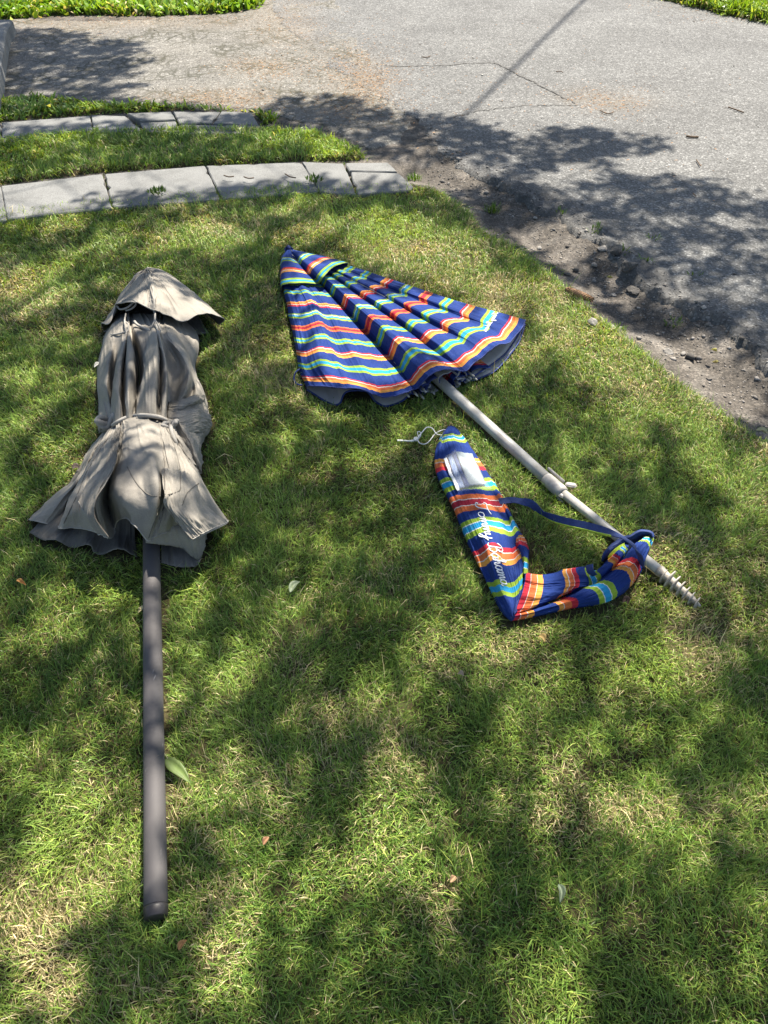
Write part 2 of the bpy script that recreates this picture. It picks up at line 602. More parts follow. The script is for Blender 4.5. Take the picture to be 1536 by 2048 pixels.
t.links.new(mixc(t, r2.outputs[0], r.outputs[0], (0.33, 0.31, 0.30)), b.inputs['Base Color'])
M['pole_grey'] = m
# white painted pole with dark specks
m, t, b = newmat('pole_white_paint')
tc = nd(t, 'ShaderNodeTexCoord'); O = tc.outputs['Object']
b.inputs['Roughness'].default_value = 0.42
n = nd(t, 'ShaderNodeTexNoise', Scale=120.0, Detail=4.0); t.links.new(O, n.inputs['Vector'])
r = ramp(t, [(0.26, (0.30, 0.28, 0.25)), (0.33, (0.36, 0.355, 0.34)), (0.7, (0.43, 0.425, 0.41))]); t.links.new(n.outputs[0], r.inputs[0])
n2 = nd(t, 'ShaderNodeTexNoise', Scale=14.0, Detail=5.0); t.links.new(O, n2.inputs['Vector'])
r2 = ramp(t, [(0.35, (0.72, 0.70, 0.66)), (0.65, (1, 1, 1))]); t.links.new(n2.outputs[0], r2.inputs[0])
t.links.new(mixc(t, 1.0, r.outputs[0], r2.outputs[0], 'MULTIPLY'), b.inputs['Base Color'])
M['pole_white'] = m
M['plastic_white'] = simple('aged_white_plastic', (0.33, 0.31, 0.285), 0.5, 0, 0.2, 70, 0.2, 0.001)
M['auger'] = simple('weathered_auger', (0.34, 0.31, 0.27), 0.6, 0.1, 0.35, 90, 0.3, 0.002)
# clear pocket
m, t, b = newmat('clear_vinyl')
b.inputs['Base Color'].default_value = (0.9, 0.93, 0.95, 1)
b.inputs['Roughness'].default_value = 0.12
b.inputs['Transmission Weight'].default_value = 0.0
b.inputs['Alpha'].default_value = 0.07
tc = nd(t, 'ShaderNodeTexCoord')
n = nd(t, 'ShaderNodeTexNoise', Scale=60.0, Detail=3.0); t.links.new(tc.outputs['Object'], n.inputs['Vector'])
bump(t, b, n.outputs[0], 0.6, 0.004)
M['vinyl'] = m
M['paper_white'] = simple('paper_card', (0.22, 0.26, 0.28), 0.7, 0, 0.14, 25)
m, t, b = newmat('paper_blue_print')
tc = nd(t, 'ShaderNodeTexCoord')
uvn = nd(t, 'ShaderNodeUVMap', uv_map='UVMap')
mp = nd(t, 'ShaderNodeMapping'); mp.inputs['Scale'].default_value = (3, 26, 1); t.links.new(uvn.outputs[0], mp.inputs[0])
n = nd(t, 'ShaderNodeTexNoise', Scale=1.6, Detail=5.0); t.links.new(mp.outputs[0], n.inputs['Vector'])
r = ramp(t, [(0.40, (0.02, 0.055, 0.17)), (0.52, (0.05, 0.12, 0.30)), (0.60, (0.45, 0.5, 0.55))]); t.links.new(n.outputs[0], r.inputs[0])
t.links.new(r.outputs[0], b.inputs['Base Color']); b.inputs['Roughness'].default_value = 0.6
M['paper_blue'] = m

# ------------------------------------------------------------------ layout in the place
def gp(pts, z=0.0):
    return np.array([G(x, y, z)[:2] for x, y in pts])


LAWN = np.vstack([gp([(-700, 520), (0, 430), (221, 405), (440, 390), (638, 373), (714, 380), (828, 368), (880, 383), (945, 428), (975, 468), (1040, 505),
                      (1110, 555), (1180, 612), (1250, 672), (1330, 742), (1400, 795), (1470, 842), (1536, 885), (1700, 985)]),
                  np.array([[2.0, 0.2], [2.6, -2.0], [2.6, -3.5], [-6, -3.5], [-6, 2.9]])])
STRIP_B = gp([(-600, 450), (0, 373), (203, 349), (409, 333), (602, 325), (686, 326), (735, 322), (725, 305), (690, 290), (640, 270), (560, 264),
              (520, 262), (350, 263), (180, 268), (0, 285), (-600, 335)])
STRIP_C = gp([(-500, 262), (0, 246), (180, 231), (255, 227), (345, 223), (440, 223), (503, 225), (525, 252), (548, 250), (560, 236), (510, 222), (430, 218), (330, 212), (230, 212),
              (150, 205), (80, 198), (0, 204), (-500, 215)])
GRASS_D = gp([(-500, 48), (0, 42), (40, 38), (120, 32), (300, 33), (440, 27), (510, 17), (528, 0), (540, -120), (-900, -200)])
GRASS_E = gp([(1300, -4), (1380, 14), (1450, 32), (1536, 48), (1900, 110), (2300, 60), (1900, -150), (1250, -150)])
ROAD = gp([(540, -60), (548, 20), (575, 60), (640, 120), (700, 160), (770, 200), (800, 225), (850, 262), (880, 300), (930, 345), (1010, 385), (1090, 430), (1170, 475),
           (1235, 525), (1290, 580), (1350, 625), (1420, 655), (1480, 690), (1536, 735), (1700, 860)])
ROAD = np.vstack([ROAD, np.array([[3.2, -3.5], [9, -3.5], [9, 6]]), gp([(1900, 85), (1536, 26), (1450, 14), (1380, -4), (1290, -30), (1150, -80)])])
DRIVE = gp([(-250, 40), (0, 42), (120, 36), (300, 36), (440, 30), (515, 20), (530, -5), (560, -60), (640, -60), (700, 60), (780, 180), (830, 250),
            (800, 285), (745, 300), (700, 285), (640, 255), (560, 235), (430, 216), (330, 210), (230, 208), (150, 202), (80, 196), (0, 200), (-250, 215)])


# ---- ground heights
def ground_z(x, y):
    z = (fbm(x * 1.2, y * 1.2, 3) - 0.5) * 0.02
    dl = sdist(x, y, LAWN)
    z = z + np.where(dl > -0.0, 0.012, 0.0) * np.clip(dl / 0.03, 0, 1)
    # rut in the dirt verge along the lawn edge
    out = np.clip(-dl, 0, 1)
    rut = np.exp(-((out - 0.16) / 0.12) ** 2) * (x > 0.1)
    z = z - 0.030 * rut * (0.6 + 0.8 * fbm(x * 3, y * 3, 9))
    z = z + np.where(out > 0.0, 1, 0) * (x > 0.1) * (fbm(x * 14, y * 14, 5, 5) - 0.5) * 0.022
    z = z - 0.035 * np.clip((sdist(x, y, ROAD) - .12) / .1, 0, 1) - 0.035 * np.clip((sdist(x, y, DRIVE) - .08) / .1, 0, 1)
    return z


def height_sheet(name, x0, x1, y0, y1, step, zf, mat, keep=None, tint=None, dropcol=False):
    xs = np.arange(x0, x1 + step, step); ys = np.arange(y0, y1 + step, step)
    X, Y = np.meshgrid(xs, ys)
    Z = zf(X, Y)
    V = np.stack([X.ravel(), Y.ravel(), Z.ravel()], 1)
    F = gridfaces(len(ys), len(xs))
    if keep is not None:
        k = keep(X, Y).ravel()
        F = F[k[F].any(axis=1)]
        used = np.zeros(len(V), bool); used[F.ravel()] = True
        idx = np.cumsum(used) - 1
        V = V[used]; F = idx[F]
    col = tint(V[:, 0], V[:, 1]) if tint else None
    return mesh_np(name, V, F, mat, col=col)


g = height_sheet('ground', -5.5, 6.5, -2.2, 10.2, 0.03, ground_z, M['dirt'])
tag(g, kind='structure')
V = np.array([(-150, -100, -0.06), (150, -100, -0.06), (150, 250, -0.06), (-150, 250, -0.06)], float)
far = mesh_np('far_ground', V, np.array([[0, 1, 2, 3]]), M['soil']); tag(far, kind='structure')


def edge_noise(x, y):
    return (fbm(x * 7, y * 7, 21, 4) - 0.5) * 0.16 + (fbm(x * 30, y * 30, 22, 3) - 0.5) * 0.05


def road_z(x, y):
    d = sdist(x, y, ROAD) + edge_noise(x, y)
    z = np.where(y > 4.5, .005, .012 - .007 * np.clip((y - 4) / .5, 0, 1)) + (fbm(x * .8, y * .8, 31) - 0.5) * 0.02 + (fbm(x * 40, y * 40, 33, 2) - 0.5) * 0.003
    near = np.exp(-(np.clip(d, 0, 9) / 0.22) ** 2) * np.clip((4.5 - y) / .5, 0, 1)
    z = z + near * (fbm(x * 16, y * 16, 34, 4) - 0.55) * 0.055 + 0.010 * near
    return z - np.clip(-d / 0.05, 0, 1) * 0.10


def pxg(x, y, lst):
    """sum of soft spots, given at photo positions, evaluated on the ground"""
    px, py = PX(x, y)
    s = np.zeros(np.shape(x))
    for cx, cy, rx, ry, a in lst:
        s = np.maximum(s, a * np.exp(-((px - cx) / rx) ** 2 - ((py - cy) / ry) ** 2))
    return s


def road_tint(x, y):
    d = sdist(x, y, ROAD) + edge_noise(x, y)
    tar = np.exp(-((d - 0.03) / 0.16) ** 2) * (0.35 + 0.65 * fbm(x * 6, y * 6, 41)) * 0.75
    tar = np.where(y > 3.9, tar * np.clip((4.5 - y) / .6, 0, 1), tar)
    dirt = pxg(x, y, [(730, 170, 50, 45, .8), (1230, 205, 70, 20, .5), (1170, 195, 60, 18, .45), (590, 60, 50, 60, .5), (850, 270, 60, 25, .4)]) \
        * (0.4 + 1.0 * fbm(x * 9, y * 9, 43))
    c = np.zeros((len(x), 3)); c[:, 0] = np.clip(dirt, 0, .8); c[:, 1] = np.clip(tar, 0, .85)
    return c


rd = height_sheet('road', -2.2, 6.5, -1.5, 10.2, 0.022, road_z, M['road'],
                  keep=lambda x, y: sdist(x, y, ROAD) > -0.16, tint=road_tint)
tag(rd, kind='structure')


def drive_z(x, y):
    d = sdist(x, y, DRIVE) + edge_noise(x, y) * 0.6
    z = 0.004 + (fbm(x * 1.2, y * 1.2, 51) - 0.5) * 0.02 + (fbm(x * 30, y * 30, 53, 3) - 0.5) * 0.007
    return z - np.clip(-d / 0.06, 0, 1) * 0.10


def drive_tint(x, y):
    dirt = pxg(x, y, [(720, 165, 60, 50, .8), (520, 135, 70, 22, .6), (560, 40, 70, 45, .6), (440, 198, 130, 18, .8), (250, 45, 320, 14, .7), (650, 215, 90, 30, .5),
                      (120, 55, 120, 20, .5)]) * (0.5 + 0.9 * fbm(x * 8, y * 8, 57))
    dirt = dirt * .75 + 0.12 * fbm(x * 2, y * 2, 58)
    tar = 0.55 * pxg(x, y, [(700, 265, 150, 40, 1.0)]) * fbm(x * 7, y * 7, 59)
    c = np.zeros((len(x), 3)); c[:, 0] = np.clip(dirt, 0, .85); c[:, 1] = np.clip(tar, 0, .8)
    return c


dr = height_sheet('driveway', -4.9, 1.5, 4.3, 9.2, 0.022, drive_z, M['drive'],
                  keep=lambda x, y: sdist(x, y, DRIVE) > -0.14, tint=drive_tint)
tag(dr, kind='structure')


# lawn soil sheets (slightly proud of the dirt)
def lawn_z(P, lift):
    def f(x, y):
        d = sdist(x, y, P)
        return (fbm(x * 1.2, y * 1.2, 3) - 0.5) * 0.02 + lift + (fbm(x * 9, y * 9, 66, 4) - 0.5) * 0.010 - np.clip(0.03 - d, 0, .03) * 1.6
    return f


def bbox(P, m=0.1):
    P = np.asarray(P)
    return P[:, 0].min() - m, P[:, 0].max() + m, P[:, 1].min() - m, P[:, 1].max() + m


LZ = {}
for nm, P, lift, st in (('lawn_ground', LAWN, 0.016, 0.03), ('grass_strip_ground', STRIP_B, 0.018, 0.03),
                        ('weedy_strip_ground', STRIP_C, 0.014, 0.03), ('far_grass_ground', GRASS_D, 0.02, 0.05), ('roadside_grass_ground', GRASS_E, 0.03, 0.05)):
    x0, x1, y0, y1 = bbox(P)
    x0 = max(x0, -6); x1 = min(x1, 8); y0 = max(y0, -2.5); y1 = min(y1, 12)
    f = lawn_z(P, lift); LZ[nm] = f
    o = height_sheet(nm, x0, x1, y0, y1, st, f, M['soil'], keep=lambda x, y, P=P: sdist(x, y, P) > -0.03)
    tag(o, kind='structure')

# ------------------------------------------------------------------ the two rows of concrete slabs
def slab(parent, pts, ztop=0.045, thick=0.07, tilt=0.0, name='slab'):
    P = gp(pts, ztop)
    c = P.mean(0)
    n = len(P)
    # bevelled polygon prism with slightly broken edges
    sub = []
    for i in range(n):
        a, b_ = P[i], P[(i + 1) % n]
        L = np.linalg.norm(b_ - a); k = max(2, int(L / 0.03))
        for j in range(k):
            q = a + (b_ - a) * j / k
            d = (q - c) / np.linalg.norm(q - c)
            sub.append(q + d * .004 - d * (0.003 * random.random() + (0.014 * random.random() if random.random() < .14 else 0)))
    S = np.array(sub); m_ = len(S)
    inn = S - (S - c) / np.linalg.norm(S - c, axis=1)[:, None] * 0.006
    zt = lambda Q: ztop + tilt * (Q[:, 0] - c[0])
    V = np.vstack([np.c_[inn, zt(inn)], np.c_[S, zt(S) - 0.005], np.c_[S, zt(S) - thick]])
    F = [tuple(range(m_))]
    for i in range(m_):
        j = (i + 1) % m_
        F.append((i, m_ + i, m_ + j, j)); F.append((m_ + i, 2 * m_ + i, 2 * m_ + j, m_ + j))
    me = bpy.data.meshes.new(name)
    me.from_pydata([tuple(map(float, v)) for v in V], [], F)
    me.materials.append(M['concrete'])
    o = bpy.data.objects.new(name, me); COL.objects.link(o)
    o.parent = parent; o.location = -Vector(parent.location)
    return o


p0 = G(400, 365)
walk = bpy.data.objects.new('concrete_walk', None); COL.objects.link(walk); walk.location = Vector(p0); tag(walk, kind='structure')
S1 = [[(-480, 432), (-215, 399), (-200, 470), (-480, 505)], [(-210, 398), (0, 372), (12, 438), (-195, 468)], [(3, 372), (203, 348), (222, 414), (15, 437)],
      [(210, 347), (409, 332), (441, 400), (225, 413)], [(413, 332), (602, 324), (638, 382), (445, 398)],
      [(605, 324), (686, 327), (712, 388), (641, 384)], [(690, 326), (776, 325), (795, 343), (700, 341)], [(701, 344), (797, 346), (826, 372), (818, 380), (716, 388)]]
for i, s in enumerate(S1):
    slab(walk, s, 0.030 + 0.004 * random.random(), tilt=random.uniform(-.012, .012))
p0 = G(300, 240)
walk2 = bpy.data.objects.new('concrete_track', None); COL.objects.link(walk2); walk2.location = Vector(p0); tag(walk2, kind='structure')
S2 = [[(-420, 275), (0, 246), (2, 285), (-420, 320)], [(4, 246), (179, 231), (185, 268), (5, 285)], [(183, 230), (250, 232), (286, 262), (188, 266)],
      [(256, 227), (341, 223), (350, 238), (282, 241)], [(279, 243), (350, 241), (359, 264), (292, 264)],
      [(347, 224), (439, 223), (422, 245), (360, 247)], [(443, 223), (503, 225), (517, 250), (427, 247)], [(361, 250), (521, 251), (528, 266), (363, 268)]]
for i, s in enumerate(S2):
    slab(walk2, s, 0.026 + 0.012 * (i in (3,)) + 0.005 * random.random(), tilt=random.uniform(-.015, .015))

# concrete kerb along the far left
kp = gp([(-6, 200), (0, 130), (12, 60), (22, 44)], 0.10)
kerb_c = np.vstack([kp, kp[-1] + (kp[-1] - kp[-2]) * 0.3])
kerb_o = np.vstack([kerb_c + np.array([-0.0, 0])]) ; kerb_l = kerb_c + np.array([-0.35, -0.02])
V = []; F = []
for i in range(len(kerb_c)):
    V += [(*kerb_c[i], -0.05), (*kerb_c[i], 0.085), (kerb_c[i][0] - .015, kerb_c[i][1], 0.10), (*kerb_l[i], 0.10), (*kerb_l[i], -0.05)]
for i in range(len(kerb_c) - 1):
    for j in range(4):
        F.append((i * 5 + j, (i + 1) * 5 + j, (i + 1) * 5 + j + 1, i * 5 + j + 1))
F.append((0, 1, 2, 3, 4)); k = (len(kerb_c) - 1) * 5; F.append((k + 4, k + 3, k + 2, k + 1, k))
kb = py_mesh('kerb', V, F, M['concrete'], smooth=False); tag(kb, kind='structure')

# thin repair crack wandering over the road
def ribbon_on_road(name, pts, w0, zf=road_z):
    P = crom(gp(pts), 90)
    P = P + np.c_[(fbm(np.arange(90) * .5, np.zeros(90), 71) - .5) * .05, (fbm(np.arange(90) * .5, np.ones(90), 72) - .5) * .05]
    T = np.gradient(P, axis=0); T /= np.linalg.norm(T, axis=1)[:, None]
    Nn = np.c_[-T[:, 1], T[:, 0]]
    ww = w0 * (0.4 + fbm(np.arange(90) * .9, np.zeros(90), 73))[:, None]
    A = P + Nn * ww; B = P - Nn * ww
    V = np.vstack([np.c_[A, zf(A[:, 0], A[:, 1]) + .004], np.c_[B, zf(B[:, 0], B[:, 1]) + .004]])
    F = np.array([(i, i + 1, 90 + i + 1, 90 + i) for i in range(89)])
    o = mesh_np(name, V, F, M['crack'], smooth=False)
    o.parent = rd
    return o


ribbon_on_road('seam_crack', [(780, 134), (880, 134), (985, 130), (1030, 150), (1090, 178), (1150, 208)], 0.006)
ribbon_on_road('seam_crack', [(1160, 212), (1070, 214), (980, 222), (900, 238)], 0.004)

# ------------------------------------------------------------------ cloth from guide curves
def zoomf(s, ox, oy, z0=0.02):
    def f(*pts):
        return np.array([G(ox + x / s, oy + y / s, z + z0) for x, y, z in pts])
    return f


Z1 = zoomf(2.743, 0, 500)
Z2 = zoomf(2.648, 520, 460)
R1 = zoomf(4.876, 780, 840)
R2 = zoomf(3.572, 1000, 980)
R3 = zoomf(3.84, 560, 700)
R4 = zoomf(6.98, 860, 580)
FOOTP = []
FOOT = []      # outlines pressed into the grass


def loft(name, guides, nu=90, nv=160, mat=None, parent=None, mats=None, wr=0.0025, wfreq=(5, 40), thick=0.0016, scallop=None,
         seed=1, u_of=None, s0=0.0, s1=1.0, foot=True, sub=None, fine=0.0004, crease=0.0, smooth_nv=True, min_z=0.014):
    """surface through guide curves; u runs along each guide, v across them"""
    Gs = np.stack([arcres(g_, nu) for g_ in guides])          # k x nu x 3
    k = len(guides)
    v = np.linspace(0, k - 1, nv)
    S = np.zeros((nu, nv, 3))
    for i in range(nu):
        S[i] = crom(Gs[:, i, :], nv, v)
    U, Vv = np.meshgrid(np.linspace(0, 1, nu), v, indexing='ij')
    du = np.gradient(S, axis=0); dv = np.gradient(S, axis=1)
    Nn = np.cross(du, dv); Nn /= np.linalg.norm(Nn, axis=2)[..., None] + 1e-12
    flip = Nn[..., 2].mean() < 0
    if flip: Nn = -Nn
    w1 = (fbm(U * wfreq[0] + seed * 3.1, Vv / (k - 1) * wfreq[1] * .32 + seed, seed, 2) - .5) * 2 * wr * 1.6
    w2 = (fbm(U * wfreq[0] * 5, Vv * 3 + seed, seed + 5, 3) - .5) * 2 * fine * 1.5
    wc = 0
    if crease:
        Vg = Vv / (k - 1)
        r1_ = 1 - np.abs(2 * fbm(U * 3.0 + Vg * 5 + seed, Vg * 26 - U * 2.5, seed + 9, 2) - 1)
        r2_ = 1 - np.abs(2 * fbm(U * 7.0 - Vg * 9 + seed, Vg * 15 + U * 6, seed + 19, 2) - 1)
        msk = np.clip(fbm(U * 4, Vg * 6, seed + 29, 2) * 2 - .6, 0, 1)
        wc = crease * (r1_ ** 5 * 1.3 + r2_ ** 6 * msk - .35)
    S = S + Nn * (w1 + w2 + wc)[..., None]
    S[..., 2] = np.maximum(S[..., 2], min_z)
    uu = s0 + (s1 - s0) * U
    if u_of is not None:
        uu = u_of(uu, Vv / (k - 1))
    uv = np.stack([uu.ravel(), (Vv / (k - 1)).ravel()], 1)
    F = gridfaces(nu, nv)
    if not flip: pass
    F_ = F if flip else F[:, ::-1]
    # check orientation: want face normals along Nn
    a, b_, c_ = S.reshape(-1, 3)[F_[len(F_) // 2][:3]]
    fn = np.cross(b_ - a, c_ - a)
    if fn @ Nn.reshape(-1, 3)[F_[len(F_) // 2][0]] < 0:
        F_ = F_[:, ::-1]
    o = mesh_np(name, S.reshape(-1, 3), F_, mat, parent, uv=uv, mats=mats)
    if parent is not None and parent.parent is not None:
        o.location = -(Vector(parent.location) + Vector(parent.parent.location))
    if thick:
        md = o.modifiers.new('thick', 'SOLIDIFY'); md.thickness = thick; md.offset = -1
        if mats:
            md.material_offset = 1; md.material_offset_rim = len(mats)
    if foot:
        q_ = S.reshape(-1, 3); FOOTP.append(q_[q_[:, 2] < .062][:, :2])
    o['_s'] = 0
    del o['_s']
    SURF[name + str(len(SURF))] = (S, F_)
    LASTS[0] = (S, F_)
    return o


SURF = {}; LASTS = [None]


def caster(surfs):
    Vs = []; Fs = []; off = 0
    for S, F in surfs:
        Vs.append(S.reshape(-1, 3)); Fs.append(F + off); off += S.reshape(-1, 3).shape[0]
    V = np.vstack(Vs); F = np.vstack(Fs)
    T = BVHTree.FromPolygons([tuple(v) for v in V.tolist()], [tuple(f) for f in F.tolist()])
    org = Vector((0, 0, H))

    def cast(px, py, lift=0.0015):
        d = (Vector(G(px, py, 0).tolist()) - org).normalized()
        hit, nrm, _, _ = T.ray_cast(org, d)
        if hit is None:
            return None
        if nrm.dot(d) > 0: nrm = -nrm
        return np.array(hit + nrm * lift)
    return cast


def stuck_tube(name, cast, pts, r, mat, parent, n=60, lift=0.0, seg=6):
    P = crom(np.array(pts, float), n)
    Q = [cast(x, y, lift) for x, y in P]
    Q = [q for q in Q if q is not None]
    if len(Q) < 4: return None
    Q = np.array(Q)
    for _ in range(2):
        Q[1:-1] = (Q[:-2] + 2 * Q[1:-1] + Q[2:]) / 4
    return tube(name, Q, r, mat, parent, seg)


# ================================================================== grey patio umbrella, folded
base = G(309, 1500, 0.02)
gu = empty('patio_umbrella', base, 'closed taupe grey patio umbrella with thick dark grey pole lying on the lawn', 'umbrella')
# pole
a = G(311.5, 1812, 0.043); b_ = G(303, 1105, 0.062)
d = (b_ - a)
far_end = a + d * 2.2; far_end[2] = 0.07
P = [a, a + d * .25, a + d * .5, b_, b_ + (far_end - b_) * .5, far_end]
tube('pole', crom(np.array(P), 40), 0.0222, M['pole_grey'], gu, 40)
dd = d / np.linalg.norm(d)
tube('end_cap', [a - dd * 0.022, a - dd * 0.020, a - dd * 0.006, a - dd * 0.005, a - dd * .001], [0.017, 0.0212, 0.0226, 0.0226, 0.0224], M['plastic_cap'], gu, 40)
FOOT.append(np.array([a[:2] + (-.026, -.03), a[:2] + (.026, -.03), b_[:2] + (.026, 0), b_[:2] + (-.026, 0)]))

def hem_g(row=-1, r=.0019):
    tube('hem', LASTS[0][0][row][::3], r, M['tie'], gu, 6)


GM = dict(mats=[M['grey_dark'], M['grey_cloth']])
# under layers of the skirt, lying on the grass
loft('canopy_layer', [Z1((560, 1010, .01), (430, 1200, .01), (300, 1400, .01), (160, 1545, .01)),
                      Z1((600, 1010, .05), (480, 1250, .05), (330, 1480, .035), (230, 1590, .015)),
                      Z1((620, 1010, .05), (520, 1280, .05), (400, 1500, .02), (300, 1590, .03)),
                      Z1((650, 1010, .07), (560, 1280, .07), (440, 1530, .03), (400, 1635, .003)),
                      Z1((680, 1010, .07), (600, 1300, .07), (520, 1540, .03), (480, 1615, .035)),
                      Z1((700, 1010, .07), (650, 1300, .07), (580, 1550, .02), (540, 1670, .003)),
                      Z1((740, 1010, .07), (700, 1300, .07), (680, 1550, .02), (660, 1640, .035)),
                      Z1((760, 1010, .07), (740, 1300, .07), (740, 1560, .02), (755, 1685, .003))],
     60, 120, M['grey_under'], gu, seed=3, crease=.0030, **GM)  # shade below the skirt is put into this layer's cloth colour
loft('canopy_layer', [Z1((790, 1100, .05), (790, 1300, .08), (790, 1480, .11), (800, 1608, .075)),
                      Z1((830, 1100, .06), (850, 1300, .09), (880, 1490, .125), (895, 1618, .07)),
                      Z1((880, 1100, .06), (920, 1300, .09), (960, 1500, .12), (1000, 1640, .05)),
                      Z1((940, 1100, .06), (1010, 1300, .07), (1060, 1500, .10), (1097, 1698, .01)),
                      Z1((960, 1100, .03), (1060, 1300, .05), (1110, 1430, .05), (1134, 1545, .03)),
                      Z1((950, 1100, .01), (1050, 1300, .01), (1100, 1450, .01), (1128, 1590, .01))],
     60, 90, M['grey_cloth'], gu, seed=4, crease=.0030, **GM)
loft('canopy_layer', [Z1((860, 1200, .01), (880, 1450, .01), (885, 1715, .006)),
                      Z1((900, 1200, .02), (960, 1450, .02), (980, 1738, .006)),
                      Z1((950, 1200, .02), (1040, 1450, .02), (1085, 1728, .006)),
                      Z1((980, 1200, .01), (1080, 1450, .01), (1108, 1650, .006))],
     40, 60, M['grey_cloth'], gu, seed=5, crease=.0030, **GM)

# skirt: main outer layer
def zs(k=1.0):
    return k
skirt = [
    Z1((560, 1005, .01), (470, 1130, .01), (420, 1250, .01), (300, 1340, .01), (157, 1478, .008)),
    Z1((578, 1000, .05), (495, 1125, .07), (440, 1250, .07), (320, 1365, .06), (190, 1485, .035)),
    Z1((592, 996, .06), (515, 1115, .08), (425, 1280, .075), (350, 1390, .06), (260, 1500, .035)),
    Z1((600, 990, .07), (530, 1108, .09), (428, 1285, .085), (372, 1400, .055), (316, 1508, .03)),
    Z1((604, 988, .09), (528, 1100, .12), (436, 1270, .12), (372, 1390, .11), (325, 1527, .08)),
    Z1((618, 980, .10), (550, 1095, .14), (466, 1250, .145), (410, 1400, .13), (400, 1522, .09)),
    Z1((628, 972, .11), (572, 1085, .155), (500, 1240, .16), (450, 1400, .14), (470, 1528, .10)),
    Z1((640, 966, .12), (600, 1080, .175), (545, 1220, .19), (490, 1380, .18), (522, 1545, .13)),
    Z1((652, 960, .13), (632, 1075, .19), (605, 1210, .215), (528, 1365, .20), (575, 1570, .13)),
    Z1((662, 955, .12), (650, 1075, .180), (600, 1235, .180), (560, 1380, .15), (612, 1578, .10)),
    Z1((672, 950, .13), (660, 1075, .185), (612, 1240, .17), (590, 1370, .12), (632, 1530, .10)),
    Z1((690, 942, .145), (682, 1070, .20), (640, 1200, .21), (610, 1320, .20), (640, 1490, .15)),
    Z1((720, 934, .16), (716, 1070, .215), (690, 1210, .225), (672, 1350, .215), (690, 1472, .195)),
    Z1((765, 926, .17), (770, 1075, .222), (775, 1215, .235), (780, 1370, .220), (750, 1520, .20)),
    Z1((815, 926, .17), (835, 1080, .232), (850, 1220, .250), (850, 1390, .225), (808, 1592, .17)),
    Z1((860, 932, .16), (885, 1085, .215), (905, 1220, .222), (905, 1360, .205), (832, 1580, .165)),
    Z1((885, 938, .15), (915, 1090, .215), (935, 1220, .215), (930, 1380, .20), (890, 1555, .16)),
    Z1((905, 946, .14), (945, 1095, .205), (975, 1230, .20), (965, 1420, .18), (960, 1535, .14)),
    Z1((918, 952, .125), (965, 1110, .18), (1000, 1260, .17), (985, 1420, .155), (1010, 1560, .12)),
    Z1((928, 958, .11), (985, 1125, .16), (1030, 1260, .155), (1050, 1400, .15), (1060, 1587, .11)),
    Z1((936, 966, .09), (1020, 1150, .13), (1080, 1275, .125), (1110, 1400, .12), (1150, 1545, .08)),
    Z1((942, 975, .05), (1060, 1185, .08), (1110, 1275, .085), (1170, 1375, .08), (1250, 1493, .055)),
    Z1((942, 982, .01), (1050, 1200, .015), (1095, 1290, .015), (1140, 1390, .015), (1190, 1470, .02)),
]
def rez(P, k):
    '''same photo position, other height above the lawn'''
    x, y = PX(P[0], P[1], P[2]); return G(float(x), float(y), .02 + (P[2] - .02) * k)
for g_ in skirt:
    g_[-1] = rez(g_[-1], .74); g_[-2] = rez(g_[-2], .97)
    g_[0] = rez(g_[0] * 1.0 + (g_[0] - g_[1]) * .10, .92)


def deepen(gs, k):
    '''make ridges higher and valleys lower, seen at the same place'''
    z = np.array([[p[2] for p in g_] for g_ in gs]) if len({len(g_) for g_ in gs}) == 1 else None
    if z is None: return gs
    zs_ = z.copy()
    for _ in range(3): zs_[1:-1] = (zs_[:-2] + zs_[1:-1] * 2 + zs_[2:]) / 4
    zn = np.maximum(zs_ + (z - zs_) * k, .028)
    out = []
    for i, g_ in enumerate(gs):
        out.append(np.array([p if i in (0, len(gs) - 1) else rez(p, (zn[i, j] - .02) / max(p[2] - .02, .004)) for j, p in enumerate(g_)]))
    return out


skirt = deepen(skirt, 1.6)

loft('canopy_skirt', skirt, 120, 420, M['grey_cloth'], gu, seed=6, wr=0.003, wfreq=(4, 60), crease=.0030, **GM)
S_skirt = LASTS[0]; hem_g()
# flap of a folded panel over the skirt (left of centre) with its dark slit
def lift_(P, dz):
    return np.array([rez(p, (p[2] - .02 + dz) / max(p[2] - .02, .004)) for p in P])


loft('canopy_flap', [lift_(g_, .016) for g_ in [Z1((640, 985, .13), (600, 1090, .185), (575, 1180, .20), (470, 1290, .165), (430, 1380, .15)),
                     Z1((650, 980, .137), (618, 1090, .197), (600, 1190, .215), (510, 1310, .19), (470, 1440, .155), (520, 1540, .115)),
                     Z1((655, 975, .14), (636, 1090, .205), (622, 1190, .228), (550, 1320, .21), (500, 1440, .17), (560, 1560, .12)),
                     Z1((660, 972, .142), (645, 1090, .208), (630, 1180, .235), (585, 1270, .232), (522, 1380, .205), (520, 1470, .17), (598, 1580, .13))]],
     80, 60, M['grey_cloth'], gu, seed=8, wr=.002, crease=.0030, **GM)
S_flap = LASTS[0]; hem_g()
# right hand flap with square corner
loft('canopy_flap', [lift_(g_, .016) for g_ in [Z1((885, 1200, .235), (905, 1330, .235), (900, 1395, .215), (960, 1480, .17), (1050, 1590, .118)),
                     Z1((930, 1200, .225), (960, 1330, .215), (985, 1420, .19), (1030, 1480, .165), (1100, 1560, .115)),
                     Z1((990, 1210, .19), (1030, 1320, .185), (1060, 1400, .165), (1100, 1470, .14), (1150, 1535, .10)),
                     Z1((1040, 1230, .16), (1080, 1300, .15), (1120, 1380, .125), (1180, 1440, .10), (1256, 1492, .07))]],
     60, 60, M['grey_cloth'], gu, seed=9, wr=.003, crease=.0030, **GM)
S_flap2 = LASTS[0]; hem_g()

